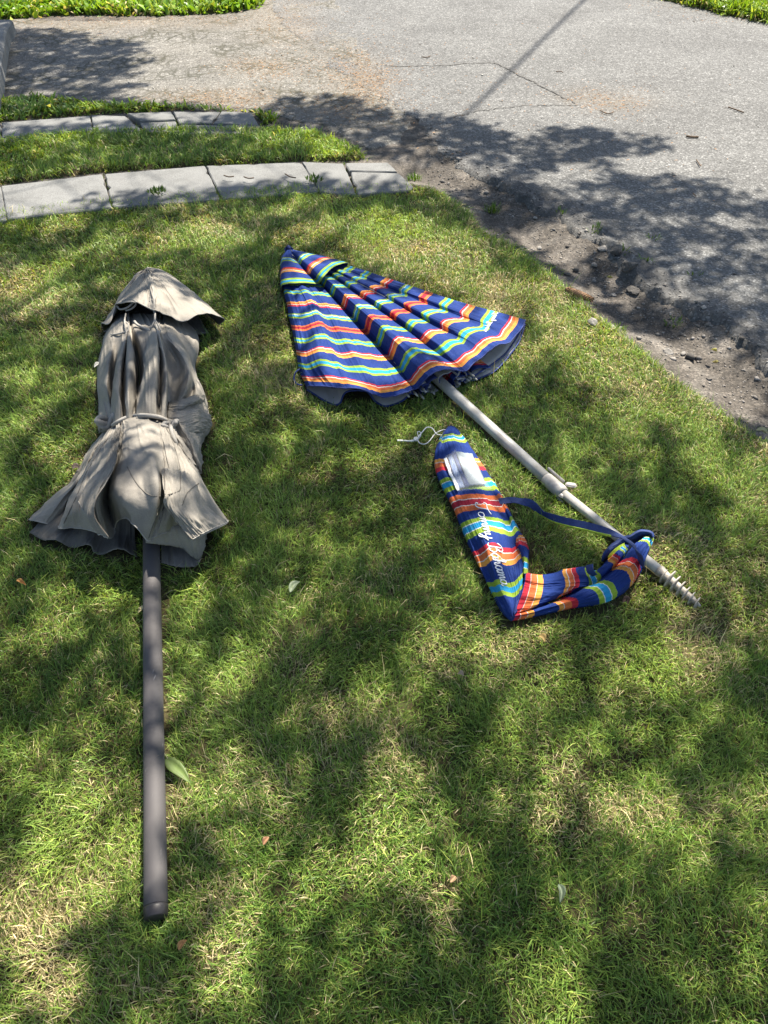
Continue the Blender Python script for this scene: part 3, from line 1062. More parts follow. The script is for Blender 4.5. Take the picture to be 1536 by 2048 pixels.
# side bunch, right of the tie
loft('canopy_fold', [Z1((900, 915, .14), (935, 1000, .14), (960, 1090, .12), (1000, 1160, .09)),
                     Z1((925, 925, .15), (960, 1010, .15), (1010, 1090, .13), (1060, 1180, .09)),
                     Z1((950, 935, .14), (985, 1010, .12), (1035, 1100, .10), (1098, 1228, .04)),
                     Z1((975, 930, .15), (1010, 1000, .13), (1060, 1080, .11), (1100, 1215, .04)),
                     Z1((1000, 925, .14), (1050, 985, .11), (1085, 1070, .08), (1104, 1180, .03)),
                     Z1((1060, 920, .10), (1110, 980, .07), (1095, 1070, .04), (1106, 1170, .015)),
                     Z1((1100, 910, .03), (1162, 950, .02), (1105, 1060, .01), (1106, 1160, .01))],
     60, 120, M['grey_cloth'], gu, seed=10, wr=.004, wfreq=(5, 50), crease=.0030, **GM)

# upper body from under the vent cap to the tie
body = [
    Z1((640, 350, .01), (575, 470, .01), (540, 600, .01), (528, 720, .01), (538, 860, .01), (545, 985, .01)),
    Z1((650, 350, .06), (590, 470, .065), (560, 600, .07), (548, 740, .06), (560, 850, .04), (570, 950, .04)),
    Z1((665, 350, .09), (620, 470, .10), (600, 600, .115), (585, 740, .10), (590, 850, .06), (600, 945, .06)),
    Z1((680, 350, .10), (655, 460, .125), (628, 620, .105), (612, 760, .08), (612, 850, .07), (620, 950, .08)),
    Z1((688, 350, .11), (676, 460, .14), (645, 620, .145), (622, 760, .13), (632, 850, .12), (640, 945, .11)),
    Z1((694, 350, .115), (690, 460, .15), (668, 620, .155), (652, 760, .15), (665, 850, .14), (665, 935, .125)),
    Z1((700, 350, .115), (697, 455, .15), (682, 620, .125), (668, 760, .105), (675, 850, .11), (680, 930, .12)),
    Z1((706, 350, .12), (706, 455, .155), (705, 620, .16), (700, 760, .155), (705, 850, .15), (705, 920, .135)),
    Z1((712, 350, .12), (712, 455, .15), (742, 620, .145), (745, 740, .13), (732, 840, .13), (722, 915, .135)),
    Z1((720, 350, .11), (722, 455, .13), (756, 600, .09), (768, 710, .07), (745, 830, .10), (734, 910, .13)),
    Z1((745, 350, .12), (748, 440, .145), (770, 560, .13), (778, 680, .115), (762, 800, .145), (748, 908, .15)),
    Z1((790, 350, .13), (800, 430, .15), (798, 560, .155), (795, 680, .18), (790, 800, .185), (782, 904, .165)),
    Z1((838, 350, .15), (846, 440, .175), (832, 560, .20), (820, 680, .205), (818, 800, .195), (815, 904, .17)),
    Z1((858, 350, .155), (862, 450, .185), (862, 560, .21), (858, 680, .21), (850, 800, .195), (846, 906, .168)),
    Z1((866, 350, .155), (868, 455, .18), (876, 560, .18), (882, 680, .17), (880, 800, .16), (868, 908, .155)),
    Z1((872, 350, .155), (874, 455, .185), (896, 560, .20), (912, 680, .195), (908, 800, .18), (892, 912, .155)),
    Z1((880, 350, .15), (880, 455, .175), (912, 560, .165), (930, 680, .145), (922, 800, .14), (908, 918, .14)),
    Z1((890, 355, .15), (890, 460, .17), (950, 560, .155), (985, 650, .14), (960, 780, .12), (925, 925, .12)),
    Z1((905, 355, .15), (915, 465, .165), (985, 560, .165), (1030, 660, .15), (1015, 770, .13), (945, 905, .13)),
    Z1((930, 360, .14), (945, 455, .15), (1020, 570, .145), (1055, 680, .13), (1050, 790, .09), (985, 905, .10)),
    Z1((960, 370, .12), (975, 450, .12), (1030, 560, .105), (1050, 660, .09), (1080, 760, .09), (1060, 870, .11)),
    Z1((1000, 385, .09), (1020, 450, .09), (1050, 560, .08), (1068, 660, .05), (1110, 790, .06), (1110, 890, .07)),
    Z1((1020, 395, .06), (1070, 460, .05), (1083, 560, .05), (1070, 660, .03), (1125, 800, .02), (1140, 910, .03)),
    Z1((1020, 400, .01), (1080, 465, .01), (1088, 560, .01), (1062, 660, .01), (1122, 810, .005), (1150, 950, .005)),
]
for g_ in body:
    e_ = g_[-1] + (g_[-1] - g_[-2]) * .35
    g_[-1] = g_[-1] * .5 + e_ * .5; g_[0] = rez(g_[0], .62)
body = deepen(body, 1.6)
loft('canopy', body, 120, 400, M['grey_cloth'], gu, seed=12, wr=0.0028, wfreq=(4, 50), crease=.0030, **GM)
S_body = LASTS[0]
# right-hand bulging folds lying over the body
loft('canopy_fold', [Z1((925, 830, .13), (1000, 815, .14), (1060, 800, .115), (1124, 800, .05)),
                     Z1((925, 860, .14), (1000, 850, .155), (1080, 830, .13), (1126, 822, .05)),
                     Z1((920, 900, .14), (990, 880, .145), (1060, 850, .12), (1120, 850, .05)),
                     Z1((925, 930, .14), (985, 920, .15), (1070, 890, .135), (1150, 905, .06)),
                     Z1((935, 960, .12), (1000, 965, .135), (1090, 940, .12), (1162, 945, .05)),
                     Z1((960, 1000, .10), (1020, 1010, .11), (1090, 1000, .09), (1150, 985, .03))],
     60, 120, M['grey_cloth'], gu, seed=14, wr=.003, crease=.0030, **GM)
S_fold = LASTS[0]

# vent cap
ap = (806, 100)
cap = [
    Z1((*ap, .05), (738, 135, .02), (640, 290, .01), (575, 395, .01), (566, 430, .01)),
    Z1((*ap, .08), (738, 140, .07), (655, 285, .06), (600, 375, .055), (558, 405, .05)),
    Z1((*ap, .09), (742, 150, .095), (668, 280, .085), (630, 350, .08), (600, 402, .075)),
    Z1((*ap, .095), (745, 155, .105), (685, 255, .105), (655, 300, .105), (634, 318, .10)),
    Z1((*ap, .10), (758, 160, .125), (712, 230, .135), (672, 275, .135), (634, 300, .135)),
    Z1((*ap, .10), (775, 160, .14), (748, 220, .16), (722, 262, .165), (700, 280, .165)),
    Z1((*ap, .105), (795, 160, .15), (785, 220, .175), (775, 270, .18), (760, 290, .18)),
    Z1((*ap, .11), (812, 160, .165), (822, 220, .18), (822, 280, .185), (815, 320, .185)),
    Z1((*ap, .115), (825, 160, .175), (838, 220, .195), (842, 280, .20), (842, 330, .195)),
    Z1((*ap, .11), (838, 158, .165), (856, 220, .185), (862, 280, .19), (860, 330, .185)),
    Z1((*ap, .11), (850, 155, .155), (890, 220, .17), (915, 290, .175), (925, 360, .165)),
    Z1((*ap, .105), (865, 150, .145), (925, 220, .165), (970, 300, .165), (1005, 392, .15)),
    Z1((*ap, .10), (880, 142, .13), (960, 215, .145), (1030, 290, .145), (1080, 355, .14)),
    Z1((*ap, .09), (895, 130, .11), (985, 200, .115), (1080, 280, .12), (1150, 352, .115)),
    Z1((*ap, .08), (905, 122, .08), (1010, 195, .08), (1110, 280, .08), (1229, 378, .065)),
    Z1((*ap, .05), (900, 122, .03), (1000, 210, .02), (1100, 310, .015), (1200, 412, .015)),
]
cap = deepen(cap, 1.5)
loft('vent_cap', cap, 90, 300, M['grey_cloth'], gu, seed=16, wr=0.003, wfreq=(3, 40), crease=.0030, **GM)
S_cap = LASTS[0]; hem_g()
loft('vent_cap_underside', [Z1((790, 180, .01), (700, 300, .01), (568, 450, .006)), Z1((830, 180, .012), (820, 300, .012), (700, 430, .012)),
                            Z1((860, 180, .012), (950, 300, .012), (1060, 462, .008)), Z1((900, 160, .01), (1040, 290, .01), (1145, 455, .006))],
     30, 60, M['grey_cloth'], gu, seed=17, crease=.0030, **GM)
cs = caster([S_cap]); cb = caster([S_body, S_fold, S_skirt, S_flap, S_flap2])
z1 = lambda x, y: (x / 2.743, 500 + y / 2.743)
stuck_tube('seam', cs, [z1(812, 115), z1(835, 180), z1(844, 250), z1(846, 322)], 0.0016, M['tie'], gu)
stuck_tube('seam', cs, [z1(900, 130), z1(1000, 210), z1(1100, 290), z1(1200, 368)], 0.0012, M['tie'], gu)
stuck_tube('hem', cs, [z1(*p) for p in ((642, 302), (672, 278), (720, 270), (762, 292), (815, 320), (842, 328))], 0.0022, M['tie'], gu)
for pts in ([(700, 1190), (730, 1250), (775, 1310), (820, 1345), (870, 1352), (930, 1340), (985, 1320), (990, 1290)],
            [(905, 1350), (870, 1430), (840, 1510), (815, 1580)],
            [(906, 1390), (950, 1460), (1000, 1530), (1050, 1585)],
            [(900, 1140), (902, 1220), (905, 1340)], [(905, 960), (950, 1060), (985, 1190), (990, 1290)],
            [(640, 1090), (632, 1170), (590, 1250), (540, 1330), (522, 1400), (522, 1480)],
            [(600, 1020), (540, 1110), (470, 1230), (430, 1330), (350, 1500)],
            [(868, 470), (885, 600), (890, 760), (880, 880)], [(868, 480), (868, 620), (862, 800)],
            [(1000, 1400), (1030, 1330), (1090, 1280)]):
    stuck_tube('seam', cb, [z1(*p) for p in pts], 0.0015, M['seam'], gu)
# waist tie: a rope across, knots at both sides
tp = [cb(*z1(x, y), lift=.0025) for x, y in ((622, 965), (650, 945), (690, 925), (740, 912), (790, 908), (840, 912), (885, 922), (915, 940), (930, 962))]
tp = np.array([q for q in tp if q is not None])
tube('waist_tie', tp, 0.0062, M['tie'], gu, 12, n=50)
for kx, ky, kz, sc in ((590, 938, .085, 1.0), (935, 962, .15, .7)):
    c0 = Z1((kx, ky, kz))[0]
    T_ = np.linspace(0, 2 * math.pi * 1.9, 60)
    K = np.stack([c0[0] + sc * .022 * np.cos(T_) * (1 + .25 * np.sin(2.3 * T_)), c0[1] + sc * .018 * np.sin(T_ * 1.3), c0[2] + sc * .014 * np.sin(T_ * 2.1 + .5)], 1)
    tube('tie_knot', K, 0.0085 * sc, M['tie'], gu, 10)
tube('tie_end', Z1((575, 950, .08), (550, 965, .07), (552, 990, .04), (575, 985, .05), (600, 975, .07)), 0.006, M['tie'], gu, 8, n=30)
tube('tie_end', Z1((935, 965, .15), (945, 1010, .16), (962, 1050, .15), (968, 1080, .13)), 0.006, M['tie'], gu, 8, n=30)
# pocket-like tie loops between cap and canopy
for pts, r in (([(842, 325, .185), (850, 350, .18), (850, 390, .18), (862, 430, .185), (868, 465, .19)], .0035),
               ([(850, 385, .182), (835, 415, .18), (822, 445, .165)], .0026),
               ([(852, 385, .182), (868, 410, .185), (880, 440, .18), (872, 462, .19)], .0026),
               ([(690, 350, .13), (684, 390, .15), (690, 430, .155), (697, 470, .155)], .003),
               ([(690, 395, .15), (705, 410, .16), (700, 450, .16)], .0026),
               ([(640, 305, .13), (660, 325, .12), (700, 315, .135), (735, 285, .15), (745, 290, .145), (740, 308, .135), (715, 325, .125), (690, 332, .12)], .0035),
               ([(738, 392, .15), (755, 410, .15), (800, 432, .155), (858, 455, .175)], .005),
               ([(610, 465, .11), (650, 460, .135), (690, 450, .15)], .003)):
    tube('tie_loop', Z1(*pts), r, M['tie'], gu, 8, n=36)
tube('cord_end', Z1((1065, 470, .03), (1085, 482, .02), (1105, 500, .015)), .002, M['plastic_cap'], gu, 6, n=10)

# ================================================================== striped beach umbrella
base = G(900, 780, 0.02)
bu = empty('beach_umbrella', base, 'folded beach umbrella with blue, lime and orange striped canopy and white sand auger pole', 'umbrella')
bands = [('G', .105, .048), ('C', .19, .05), ('G', .27, .048), ('G', .345, .048), ('A', .44, .05), ('G', .527, .05), ('B', .612, .052),
         ('G', .70, .052), ('C', .785, .054), ('G', .87, .054), ('C', .952, .05)]
M['stripes'] = stripe_mat('striped_canvas', bands, .70)
BM = dict(mats=[M['lining'], M['blue_edge']])
A0 = (150, 118)


def fan(k, *pts):
    return Z2(*pts)


# lower (back) layer, mouth side shows lining and blue hem
BACKS = []
loft('canopy_back_panel', [Z2((*A0, .01), (130, 290, .008), (175, 500, .008), (225, 720, .008), (250, 846, .008)),
                           Z2((*A0, .012), (160, 320, .012), (230, 600, .012), (300, 800, .012), (345, 905, .004)),
                           Z2((*A0, .012), (170, 320, .012), (260, 600, .012), (370, 800, .012), (415, 922, .002)),
                           Z2((*A0, .012), (200, 320, .012), (310, 600, .015), (420, 780, .025), (455, 858, .03)),
                           Z2((*A0, .012), (210, 320, .012), (350, 600, .012), (490, 780, .03), (550, 850, .035)),
                           Z2((*A0, .012), (230, 320, .012), (400, 600, .012), (560, 800, .015), (610, 905, .008)),
                           Z2((*A0, .012), (250, 320, .012), (440, 600, .012), (600, 800, .012), (665, 934, .002)),
                           Z2((*A0, .012), (270, 320, .012), (480, 600, .012), (680, 800, .012), (750, 905, .008)),
                           Z2((*A0, .012), (290, 320, .012), (520, 600, .012), (730, 780, .02), (808, 850, .03))],
     60, 200, M['lining'], bu, seed=21, mats=[M['stripes'], M['blue_edge']])
BACKS.append(LASTS[0])
loft('canopy_back_panel', [Z2((*A0, .012), (300, 280, .012), (600, 500, .012), (900, 700, .02), (1010, 800, .02)),
                           Z2((*A0, .012), (340, 280, .012), (640, 480, .012), (950, 660, .02), (1120, 795, .012)),
                           Z2((*A0, .012), (360, 270, .012), (700, 450, .012), (1050, 640, .012), (1215, 765, .006)),
                           Z2((*A0, .012), (380, 250, .012), (760, 420, .012), (1100, 580, .012), (1300, 690, .006)),
                           Z2((*A0, .012), (420, 230, .012), (820, 400, .012), (1180, 530, .012), (1372, 590, .006)),
                           Z2((*A0, .012), (440, 220, .012), (820, 360, .012), (1200, 470, .012), (1402, 500, .02))],
     60, 160, M['lining'], bu, seed=22, mats=[M['stripes'], M['blue_edge']])
BACKS.append(LASTS[0])
loft('canopy_back_panel', [Z2((*A0, .02), (300, 280, .03), (600, 500, .03), (900, 700, .03), (1040, 810, .02)),
                           Z2((*A0, .02), (340, 280, .03), (640, 480, .03), (950, 660, .03), (1130, 772, .03)),
                           Z2((*A0, .02), (360, 270, .03), (700, 450, .03), (1050, 640, .03), (1190, 735, .03)),
                           Z2((*A0, .02), (380, 250, .03), (760, 420, .03), (1100, 580, .03), (1290, 665, .02)),
                           Z2((*A0, .02), (420, 230, .03), (820, 400, .03), (1180, 530, .03), (1360, 570, .02)),
                           Z2((*A0, .02), (440, 220, .03), (820, 360, .03), (1200, 470, .03), (1398, 490, .03))],
     60, 160, M['lining'], bu, seed=23, mats=[M['stripes'], M['blue_edge']])
BACKS.append(LASTS[0])
# top layer: left gore
left = [
    Z2((*A0, .02), (108, 240, .01), (143, 400, .01), (178, 560, .01), (210, 735, .01), (247, 832, .012)),
    Z2((*A0, .05), (125, 240, .05), (160, 400, .045), (195, 560, .04), (222, 720, .04), (262, 826, .045)),
    Z2((*A0, .06), (150, 240, .06), (200, 400, .06), (240, 560, .055), (262, 715, .06), (330, 828, .062)),
    Z2((*A0, .065), (172, 240, .065), (245, 400, .075), (292, 550, .085), (330, 700, .095), (410, 836, .075)),
    Z2((*A0, .068), (190, 240, .07), (285, 400, .085), (340, 550, .09), (395, 700, .085), (470, 838, .075)),
    Z2((*A0, .07), (205, 240, .07), (315, 400, .075), (385, 550, .075), (450, 700, .075), (530, 842, .08)),
    Z2((*A0, .07), (222, 240, .07), (345, 400, .075), (430, 550, .08), (510, 690, .085), (600, 868, .07)),
    Z2((*A0, .07), (240, 240, .07), (375, 400, .07), (470, 540, .075), (580, 690, .075), (660, 886, .06)),
    Z2((*A0, .07), (258, 240, .065), (400, 400, .062), (510, 530, .06), (640, 685, .06), (735, 872, .06)),
    Z2((*A0, .07), (272, 240, .06), (425, 400, .05), (545, 530, .045), (690, 690, .045), (806, 848, .055)),
    Z2((*A0, .05), (290, 240, .03), (448, 400, .015), (572, 530, .010), (718, 690, .010), (828, 838, .02)),
]


def sc_left(u, v):
    return u - 0.012 * np.sin(v * np.pi) * (u > .25) + 0.01 * (1 - v)


left = deepen(left, 1.2)
loft('canopy_panel', left, 130, 220, M['stripes'], bu, seed=24, wr=.002, wfreq=(5, 60), fine=.0005, u_of=sc_left, crease=.0016, **BM)
S_l = LASTS[0]
# top layer: right gores with pleats
right = [
    Z2((*A0, .04), (252, 238, .02), (405, 410, .01), (530, 545, .01), (668, 700, .01), (790, 845, .02)),
    Z2((*A0, .06), (272, 238, .045), (430, 410, .035), (560, 545, .03), (700, 700, .03), (818, 845, .05)),
    Z2((*A0, .065), (290, 240, .06), (455, 400, .06), (600, 545, .06), (735, 690, .06), (850, 822, .07)),
    Z2((*A0, .07), (305, 235, .08), (485, 395, .095), (640, 540, .105), (790, 680, .115), (890, 775, .12)),
    Z2((*A0, .072), (320, 232, .09), (520, 395, .11), (690, 535, .125), (850, 665, .135), (950, 742, .135)),
    Z2((*A0, .072), (332, 228, .085), (545, 390, .095), (725, 530, .105), (890, 655, .12), (1010, 740, .12)),
    Z2((*A0, .07), (345, 224, .07), (570, 380, .065), (745, 505, .06), (910, 635, .065), (1052, 745, .08)),
    Z2((*A0, .07), (358, 222, .08), (600, 375, .09), (790, 505, .095), (960, 620, .095), (1095, 745, .085)),
    Z2((*A0, .07), (370, 220, .085), (630, 370, .095), (830, 495, .10), (1010, 600, .10), (1130, 705, .095)),
    Z2((*A0, .07), (382, 215, .07), (655, 355, .07), (860, 470, .065), (1040, 575, .07), (1165, 680, .085)),
    Z2((*A0, .068), (394, 212, .08), (680, 350, .085), (900, 465, .09), (1090, 560, .09), (1215, 640, .095)),
    Z2((*A0, .066), (405, 208, .08), (710, 345, .085), (940, 450, .09), (1140, 540, .09), (1265, 608, .10)),
    Z2((*A0, .064), (416, 203, .06), (740, 335, .055), (975, 430, .05), (1180, 515, .05), (1318, 600, .06)),
    Z2((*A0, .06), (428, 198, .065), (765, 325, .065), (1010, 415, .065), (1220, 495, .06), (1352, 560, .055)),
    Z2((*A0, .055), (440, 192, .055), (790, 312, .06), (1040, 395, .06), (1260, 465, .06), (1390, 515, .055)),
    Z2((*A0, .04), (455, 186, .035), (815, 303, .03), (1070, 385, .03), (1290, 445, .035), (1404, 478, .04)),
    Z2((*A0, .02), (455, 190, .01), (815, 312, .008), (1070, 395, .008), (1290, 455, .01), (1400, 488, .012)),
]


def sc_right(u, v):
    return u + 0.010 * np.abs(((v * 3.0) % 1) - .5) - 0.006


right = deepen(right, .75)
loft('canopy_panel', right, 140, 360, M['stripes'], bu, seed=26, wr=.002, wfreq=(5, 70), fine=.0006, u_of=sc_right, crease=.0016, **BM)
S_r = LASTS[0]
# vent: short top canopy with its own hem
vent = [
    Z2((138, 108, .03), (112, 150, .01), (106, 240, .01), (110, 325, .01)),
    Z2((140, 106, .06), (118, 150, .07), (116, 220, .075), (118, 292, .075)),
    Z2((145, 104, .075), (140, 150, .085), (160, 220, .09), (180, 282, .085)),
    Z2((152, 104, .08), (165, 160, .09), (200, 220, .09), (240, 282, .085)),
    Z2((156, 104, .08), (180, 160, .085), (240, 230, .085), (298, 286, .082)),
    Z2((158, 104, .08), (190, 155, .07), (255, 225, .07), (318, 278, .072)),
    Z2((160, 104, .08), (205, 145, .09), (270, 205, .105), (328, 262, .11)),
    Z2((162, 104, .08), (220, 138, .095), (290, 185, .115), (350, 232, .125)),
    Z2((163, 104, .08), (235, 132, .09), (320, 170, .10), (385, 200, .11)),
    Z2((165, 104, .075), (250, 126, .08), (350, 155, .09), (425, 180, .10)),
    Z2((168, 104, .07), (260, 122, .06), (370, 146, .06), (466, 172, .07)),
    Z2((165, 106, .04), (255, 126, .02), (370, 155, .015), (462, 190, .012)),
]
loft('vent_panel', vent, 60, 160, M['stripes'], bu, seed=27, wr=.0015, s0=0.012, s1=.29, u_of=lambda u, v: u, **BM)
tube('finial', Z2((140, 104, .05), (152, 101, .075), (166, 104, .06)), [0.010, 0.016, 0.010], M['blue_edge'], bu, 14)
# hems as piping along the panel edges
def hem_from(S, row, r, name='hem', sl=slice(None)):
    P = S[row][sl][::3]
    tube(name, P, r, M['blue_edge'], bu, 6)
for q_ in BACKS: hem_from(q_[0], -1, .0032)
hem_from(S_l[0], -1, .0022); hem_from(S_r[0], -1, .0022)

# lettering on the right-most panel (tiny, white)
LET = {
 'T': ([[(-.35, 1.45), (-.1, 1.85), (.5, 1.8), (1.1, 1.95), (1.5, 2.1)], [(.75, 1.85), (.6, 1.1), (.45, .4), (.1, 0), (-.3, .2), (-.2, .5)]], 1.15),
 'o': ([[(.55, .92), (.15, .8), (.02, .4), (.25, .02), (.65, .15), (.8, .6), (.55, .92), (.8, .75), (1.1, .85)]], .95),
 'm': ([[(-.05, .75), (.12, .95), (.12, .5), (.05, 0), (.2, .6), (.45, .95), (.52, .6), (.45, 0), (.62, .6), (.88, .95), (.95, .6), (.88, .15), (1.0, 0), (1.2, .25)]], 1.2),
 'y': ([[(-.05, .8), (.1, .9), (.05, .4), (.3, .02), (.6, .4), (.72, .95), (.62, .1), (.4, -.85), (.1, -1.0), (.05, -.7), (.5, -.2), (1.0, .3)]], .95),
 'B': ([[(.5, 1.85), (.35, 1.0), (.2, .1), (-.1, -.05), (-.3, .2)], [(-.2, 1.5), (.2, 1.95), (.8, 2.05), (1.1, 1.7), (.85, 1.2), (.4, 1.08), (.95, 1.0), (1.15, .55), (.8, .05), (.35, .0), (.15, .25)]], 1.3),
 'a': ([[(.72, .8), (.4, .95), (.08, .65), (.08, .2), (.35, .0), (.62, .3), (.76, .9), (.68, .25), (.82, .0), (1.05, .25)]], .98),
 'h': ([[(-.05, .3), (.25, 1.1), (.42, 1.8), (.3, 2.0), (.18, 1.6), (.1, .8), (.03, 0), (.2, .6), (.48, .95), (.58, .6), (.52, .15), (.66, 0), (.9, .25)]], .9),
}


def lettering(text, cast, P0, P1, hx, name, parent, r, lift=.0012, slant=.28, conv=lambda x, y: (x, y)):
    """text from P0 to P1 (photo pixels) along its baseline; capitals rise to the side hx (pixels per x-height)"""
    P0 = np.array(P0, float); P1 = np.array(P1, float)
    tot = sum(.75 if c == ' ' else LET[c][1] for c in text)
    d = (P1 - P0) / tot
    hx = np.array(hx, float)
    Vs = []; Fs = []; off = 0; x = 0
    for c in text:
        if c == ' ':
            x += .75; continue
        for st in LET[c][0]:
            Q = crom(np.array(st, float), 9 * len(st))
            T = np.gradient(Q, axis=0)
            ang = np.arctan2(T[:, 1], T[:, 0])
            P3 = []
            rr = []
            for (qx, qy), an in zip(Q, ang):
                p = P0 + d * (x + qx + slant * qy) + hx * qy
                h3 = cast(*conv(*p), lift)
                if h3 is not None:
                    P3.append(h3); rr.append(r * (0.65 + 0.55 * abs(math.sin(an + .3))))
            if len(P3) < 4: continue
            V, F = tube_arrays(np.array(P3), np.array(rr), 5)
            Vs.append(V); Fs += [tuple(i + off for i in f) for f in F]; off += len(V)
        x += LET[c][1]
    if Vs:
        return py_mesh(name, np.vstack(Vs), Fs, M['thread'], parent)


ccan = caster([S_r])
lettering('Tommy Bahama', ccan, (996, 627), (972, 664), (-4.6, -1.6), 'lettering', bu, .0011)

# inside of the mouth: rolled folds of cloth, ribs with tips
M['stripes_in'] = stripe_mat('striped_canvas_inner', [('C', .3, .28), ('A', .72, .25)])
for pts_list, mt in (
        ([[(1340, 100, .05), (1420, 150, .06), (1500, 170, .04)]], None),):
    pass
def fold(cx, cy, rx, ry, z, ln, mat, seed, dirv=(-.45, .9)):
    """a rolled fold of canopy cloth whose mouth shows beside the pole"""
    c0 = Z2((cx, cy, z))[0]
    g_ = []
    dv = np.array([dirv[0], dirv[1], 0]); dv /= np.linalg.norm(dv); sd = np.array([-dv[1], dv[0], 0]) * -1
    T_ = np.linspace(-0.5, 2 * math.pi * .86, 12)
    for t_ in T_:
        off = sd * math.cos(t_) * rx + np.array([0, 0, 1]) * math.sin(t_) * ry
        k = 1 + .25 * math.sin(seed + 3 * t_)
        g_.append(np.array([c0 + off * .5 + dv * ln, c0 + off * .8 * k + dv * ln * .5, c0 + off * k]))
    loft('inner_fold', g_, 24, 60, mat, bu, seed=seed, wr=.001, foot=False, mats=[M['lining'], M['blue_edge']], min_z=.02)


fold(1000, 790, .034, .030, .050, .20, M['stripes_in'], 31)
fold(1052, 800, .022, .022, .035, .16, M['stripes_in'], 32)
fold(1072, 770, .020, .020, .055, .16, M['lining'], 35)
fold(1105, 785, .022, .016, .03, .15, M['stripes_in'], 33)
fold(1160, 748, .045, .012, .035, .14, M['stripes_in'], 34)
fold(910, 830, .036, .028, .035, .20, M['blue_edge'], 36)
fold(850, 850, .030, .024, .028, .18, M['blue_edge'], 37)
fold(880, 838, .018, .018, .03, .18, M['dark_metal'], 38)
apx = Z2((*A0, .05))[0]
for zx, zy, zz in ((790, 885, .02), (835, 880, .03), (868, 895, .018), (880, 860, .04), (925, 870, .02), (1120, 790, .03), (1135, 775, .045), (1150, 795, .02), (1108, 800, .025), (1060, 820, .02)):
    e = Z2((zx, zy, zz))[0]
    dv = (apx - e); dv /= np.linalg.norm(dv)
    dv = dv + np.array([.05 * math.sin(zx), .02 * math.cos(zy), 0.05])
    rb = tube('rib', [e + dv * .10, e + dv * .02], .003, M['dark_metal'], bu, 8)
    tube('rib_tip', [e + dv * .024, e + dv * .012, e], [.0042, .0042, .0028], M['tip'], rb, 8)
    rb.children[0].location = (0, 0, 0)
# closing strap loop at the left edge
tube('closing_loop', Z2((212, 735, .02), (188, 755, .02), (180, 790, .012), (195, 815, .012), (222, 822, .015)), .003, M['blue_edge'], bu, 8, n=30)

# pole: upper tube, collar with lever, lower tube, auger
u0 = G(868, 752, .055); u1 = G(1098, 962, .040)
tube('pole_upper', np.array([u0 + (u1 - u0) * k for k in (-.55, 0, .5, 1)]), .0178, M['pole_white'], bu, 32)
c0_ = G(1092, 957, .040); c1_ = G(1126, 987, .040)
dv = (c1_ - c0_); Ld = np.linalg.norm(dv); dv = dv / Ld
tube('collar', [c0_, c0_ + dv * .004, c1_ - dv * .01, c1_], [.0184, .0202, .0210, .0186], M['plastic_white'], bu, 28)
# clamp jaws and wing lever
sd = np.cross(dv, [0, 0, 1]); sd /= np.linalg.norm(sd)      # to the lower left/right of the pole
def block(name, c, ax, sx, sy, sz, mat, parent, up=(0, 0, 1), bev=.003):
    ax = np.array(ax) / np.linalg.norm(ax); up = np.array(up, float)
    s_ = np.cross(up, ax); s_ /= np.linalg.norm(s_); u_ = np.cross(ax, s_)
    import bmesh
    bm = bmesh.new(); bmesh.ops.create_cube(bm, size=1)
    for v in bm.verts: v.co = Vector((v.co.x * sx, v.co.y * sy, v.co.z * sz))
    bmesh.ops.bevel(bm, geom=bm.edges[:], offset=bev, segments=3, affect='EDGES', profile=.5)
    for v in bm.verts:
        q = np.array(c) + ax * v.co.x + s_ * v.co.y + u_ * v.co.z
        v.co = Vector(q.tolist())
    me = bpy.data.meshes.new(name); bm.to_mesh(me); bm.free(); me.materials.append(mat)
    me.polygons.foreach_set('use_smooth', np.ones(len(me.polygons), bool))
    o = bpy.data.objects.new(name, me); COL.objects.link(o); o.parent = parent; o.location = -Vector(parent.location)
    return o
block('clamp_jaw', G(1112, 981, .042), dv, .066, .016, .012, M['plastic_white'], bu, bev=.006)
block('clamp_jaw', G(1112, 950, .052), dv, .075, .007, .011, M['plastic_white'], bu, bev=.004)
block('clamp_lever', G(1142, 970, .052), (1, -.25, 0), .032, .018, .012, M['plastic_white'], bu, bev=.007)
block('clamp_lever', G(1116, 986, .030), (1, .3, 0), .026, .018, .010, M['plastic_white'], bu, bev=.004)
tube('clamp_catch', np.array([G(1118, 985, .035), G(1116, 994, .03), G(1120, 1000, .025), G(1126, 1004, .022)]), .0035, M['plastic_white'], bu, 8, n=14)
l0 = G(1118, 980, .040); l1 = G(1320, 1142, .042)
tube('pole_lower', np.array([l0, l1]), .0134, M['pole_white'], bu, 28)
a0 = l1; a1 = G(1401, 1213, .030)
ax = a1 - a0; La = np.linalg.norm(ax); ax = ax / La
aug = tube('auger', np.array([a0 - ax * .004, a0, a0 + ax * .01, a0 + ax * (La * .8), a1]), [.0150, .0155, .0130, .009, .003], M['auger'], bu, 20)
# spiral flight
s1_ = np.cross(ax, [0, 0, 1]); s1_ /= np.linalg.norm(s1_); s2_ = np.cross(ax, s1_)
n_ = 200; V = []
for k in range(n_):
    q = k / (n_ - 1); th = q * 2 * math.pi * 7.0 + .8
    ro = .025 * min(1, q * 6) * (1 - .55 * q) + .005; ri = .006 * (1 - q * .6)
    c = a0 + ax * (La * (.02 + .93 * q))
    dr_ = s1_ * math.cos(th) + s2_ * math.sin(th)
    for rr_, o_ in ((ri, -.002), (ro, -.0012), (ro, .0012), (ri, .002)):
        V.append(c + dr_ * rr_ + ax * o_)
F = []
for k in range(n_ - 1):
    for j in range(4):
        F.append((k * 4 + j, k * 4 + (j + 1) % 4, (k + 1) * 4 + (j + 1) % 4, (k + 1) * 4 + j))
F.append((0, 1, 2, 3)); F.append(tuple((n_ - 1) * 4 + j for j in (3, 2, 1, 0)))
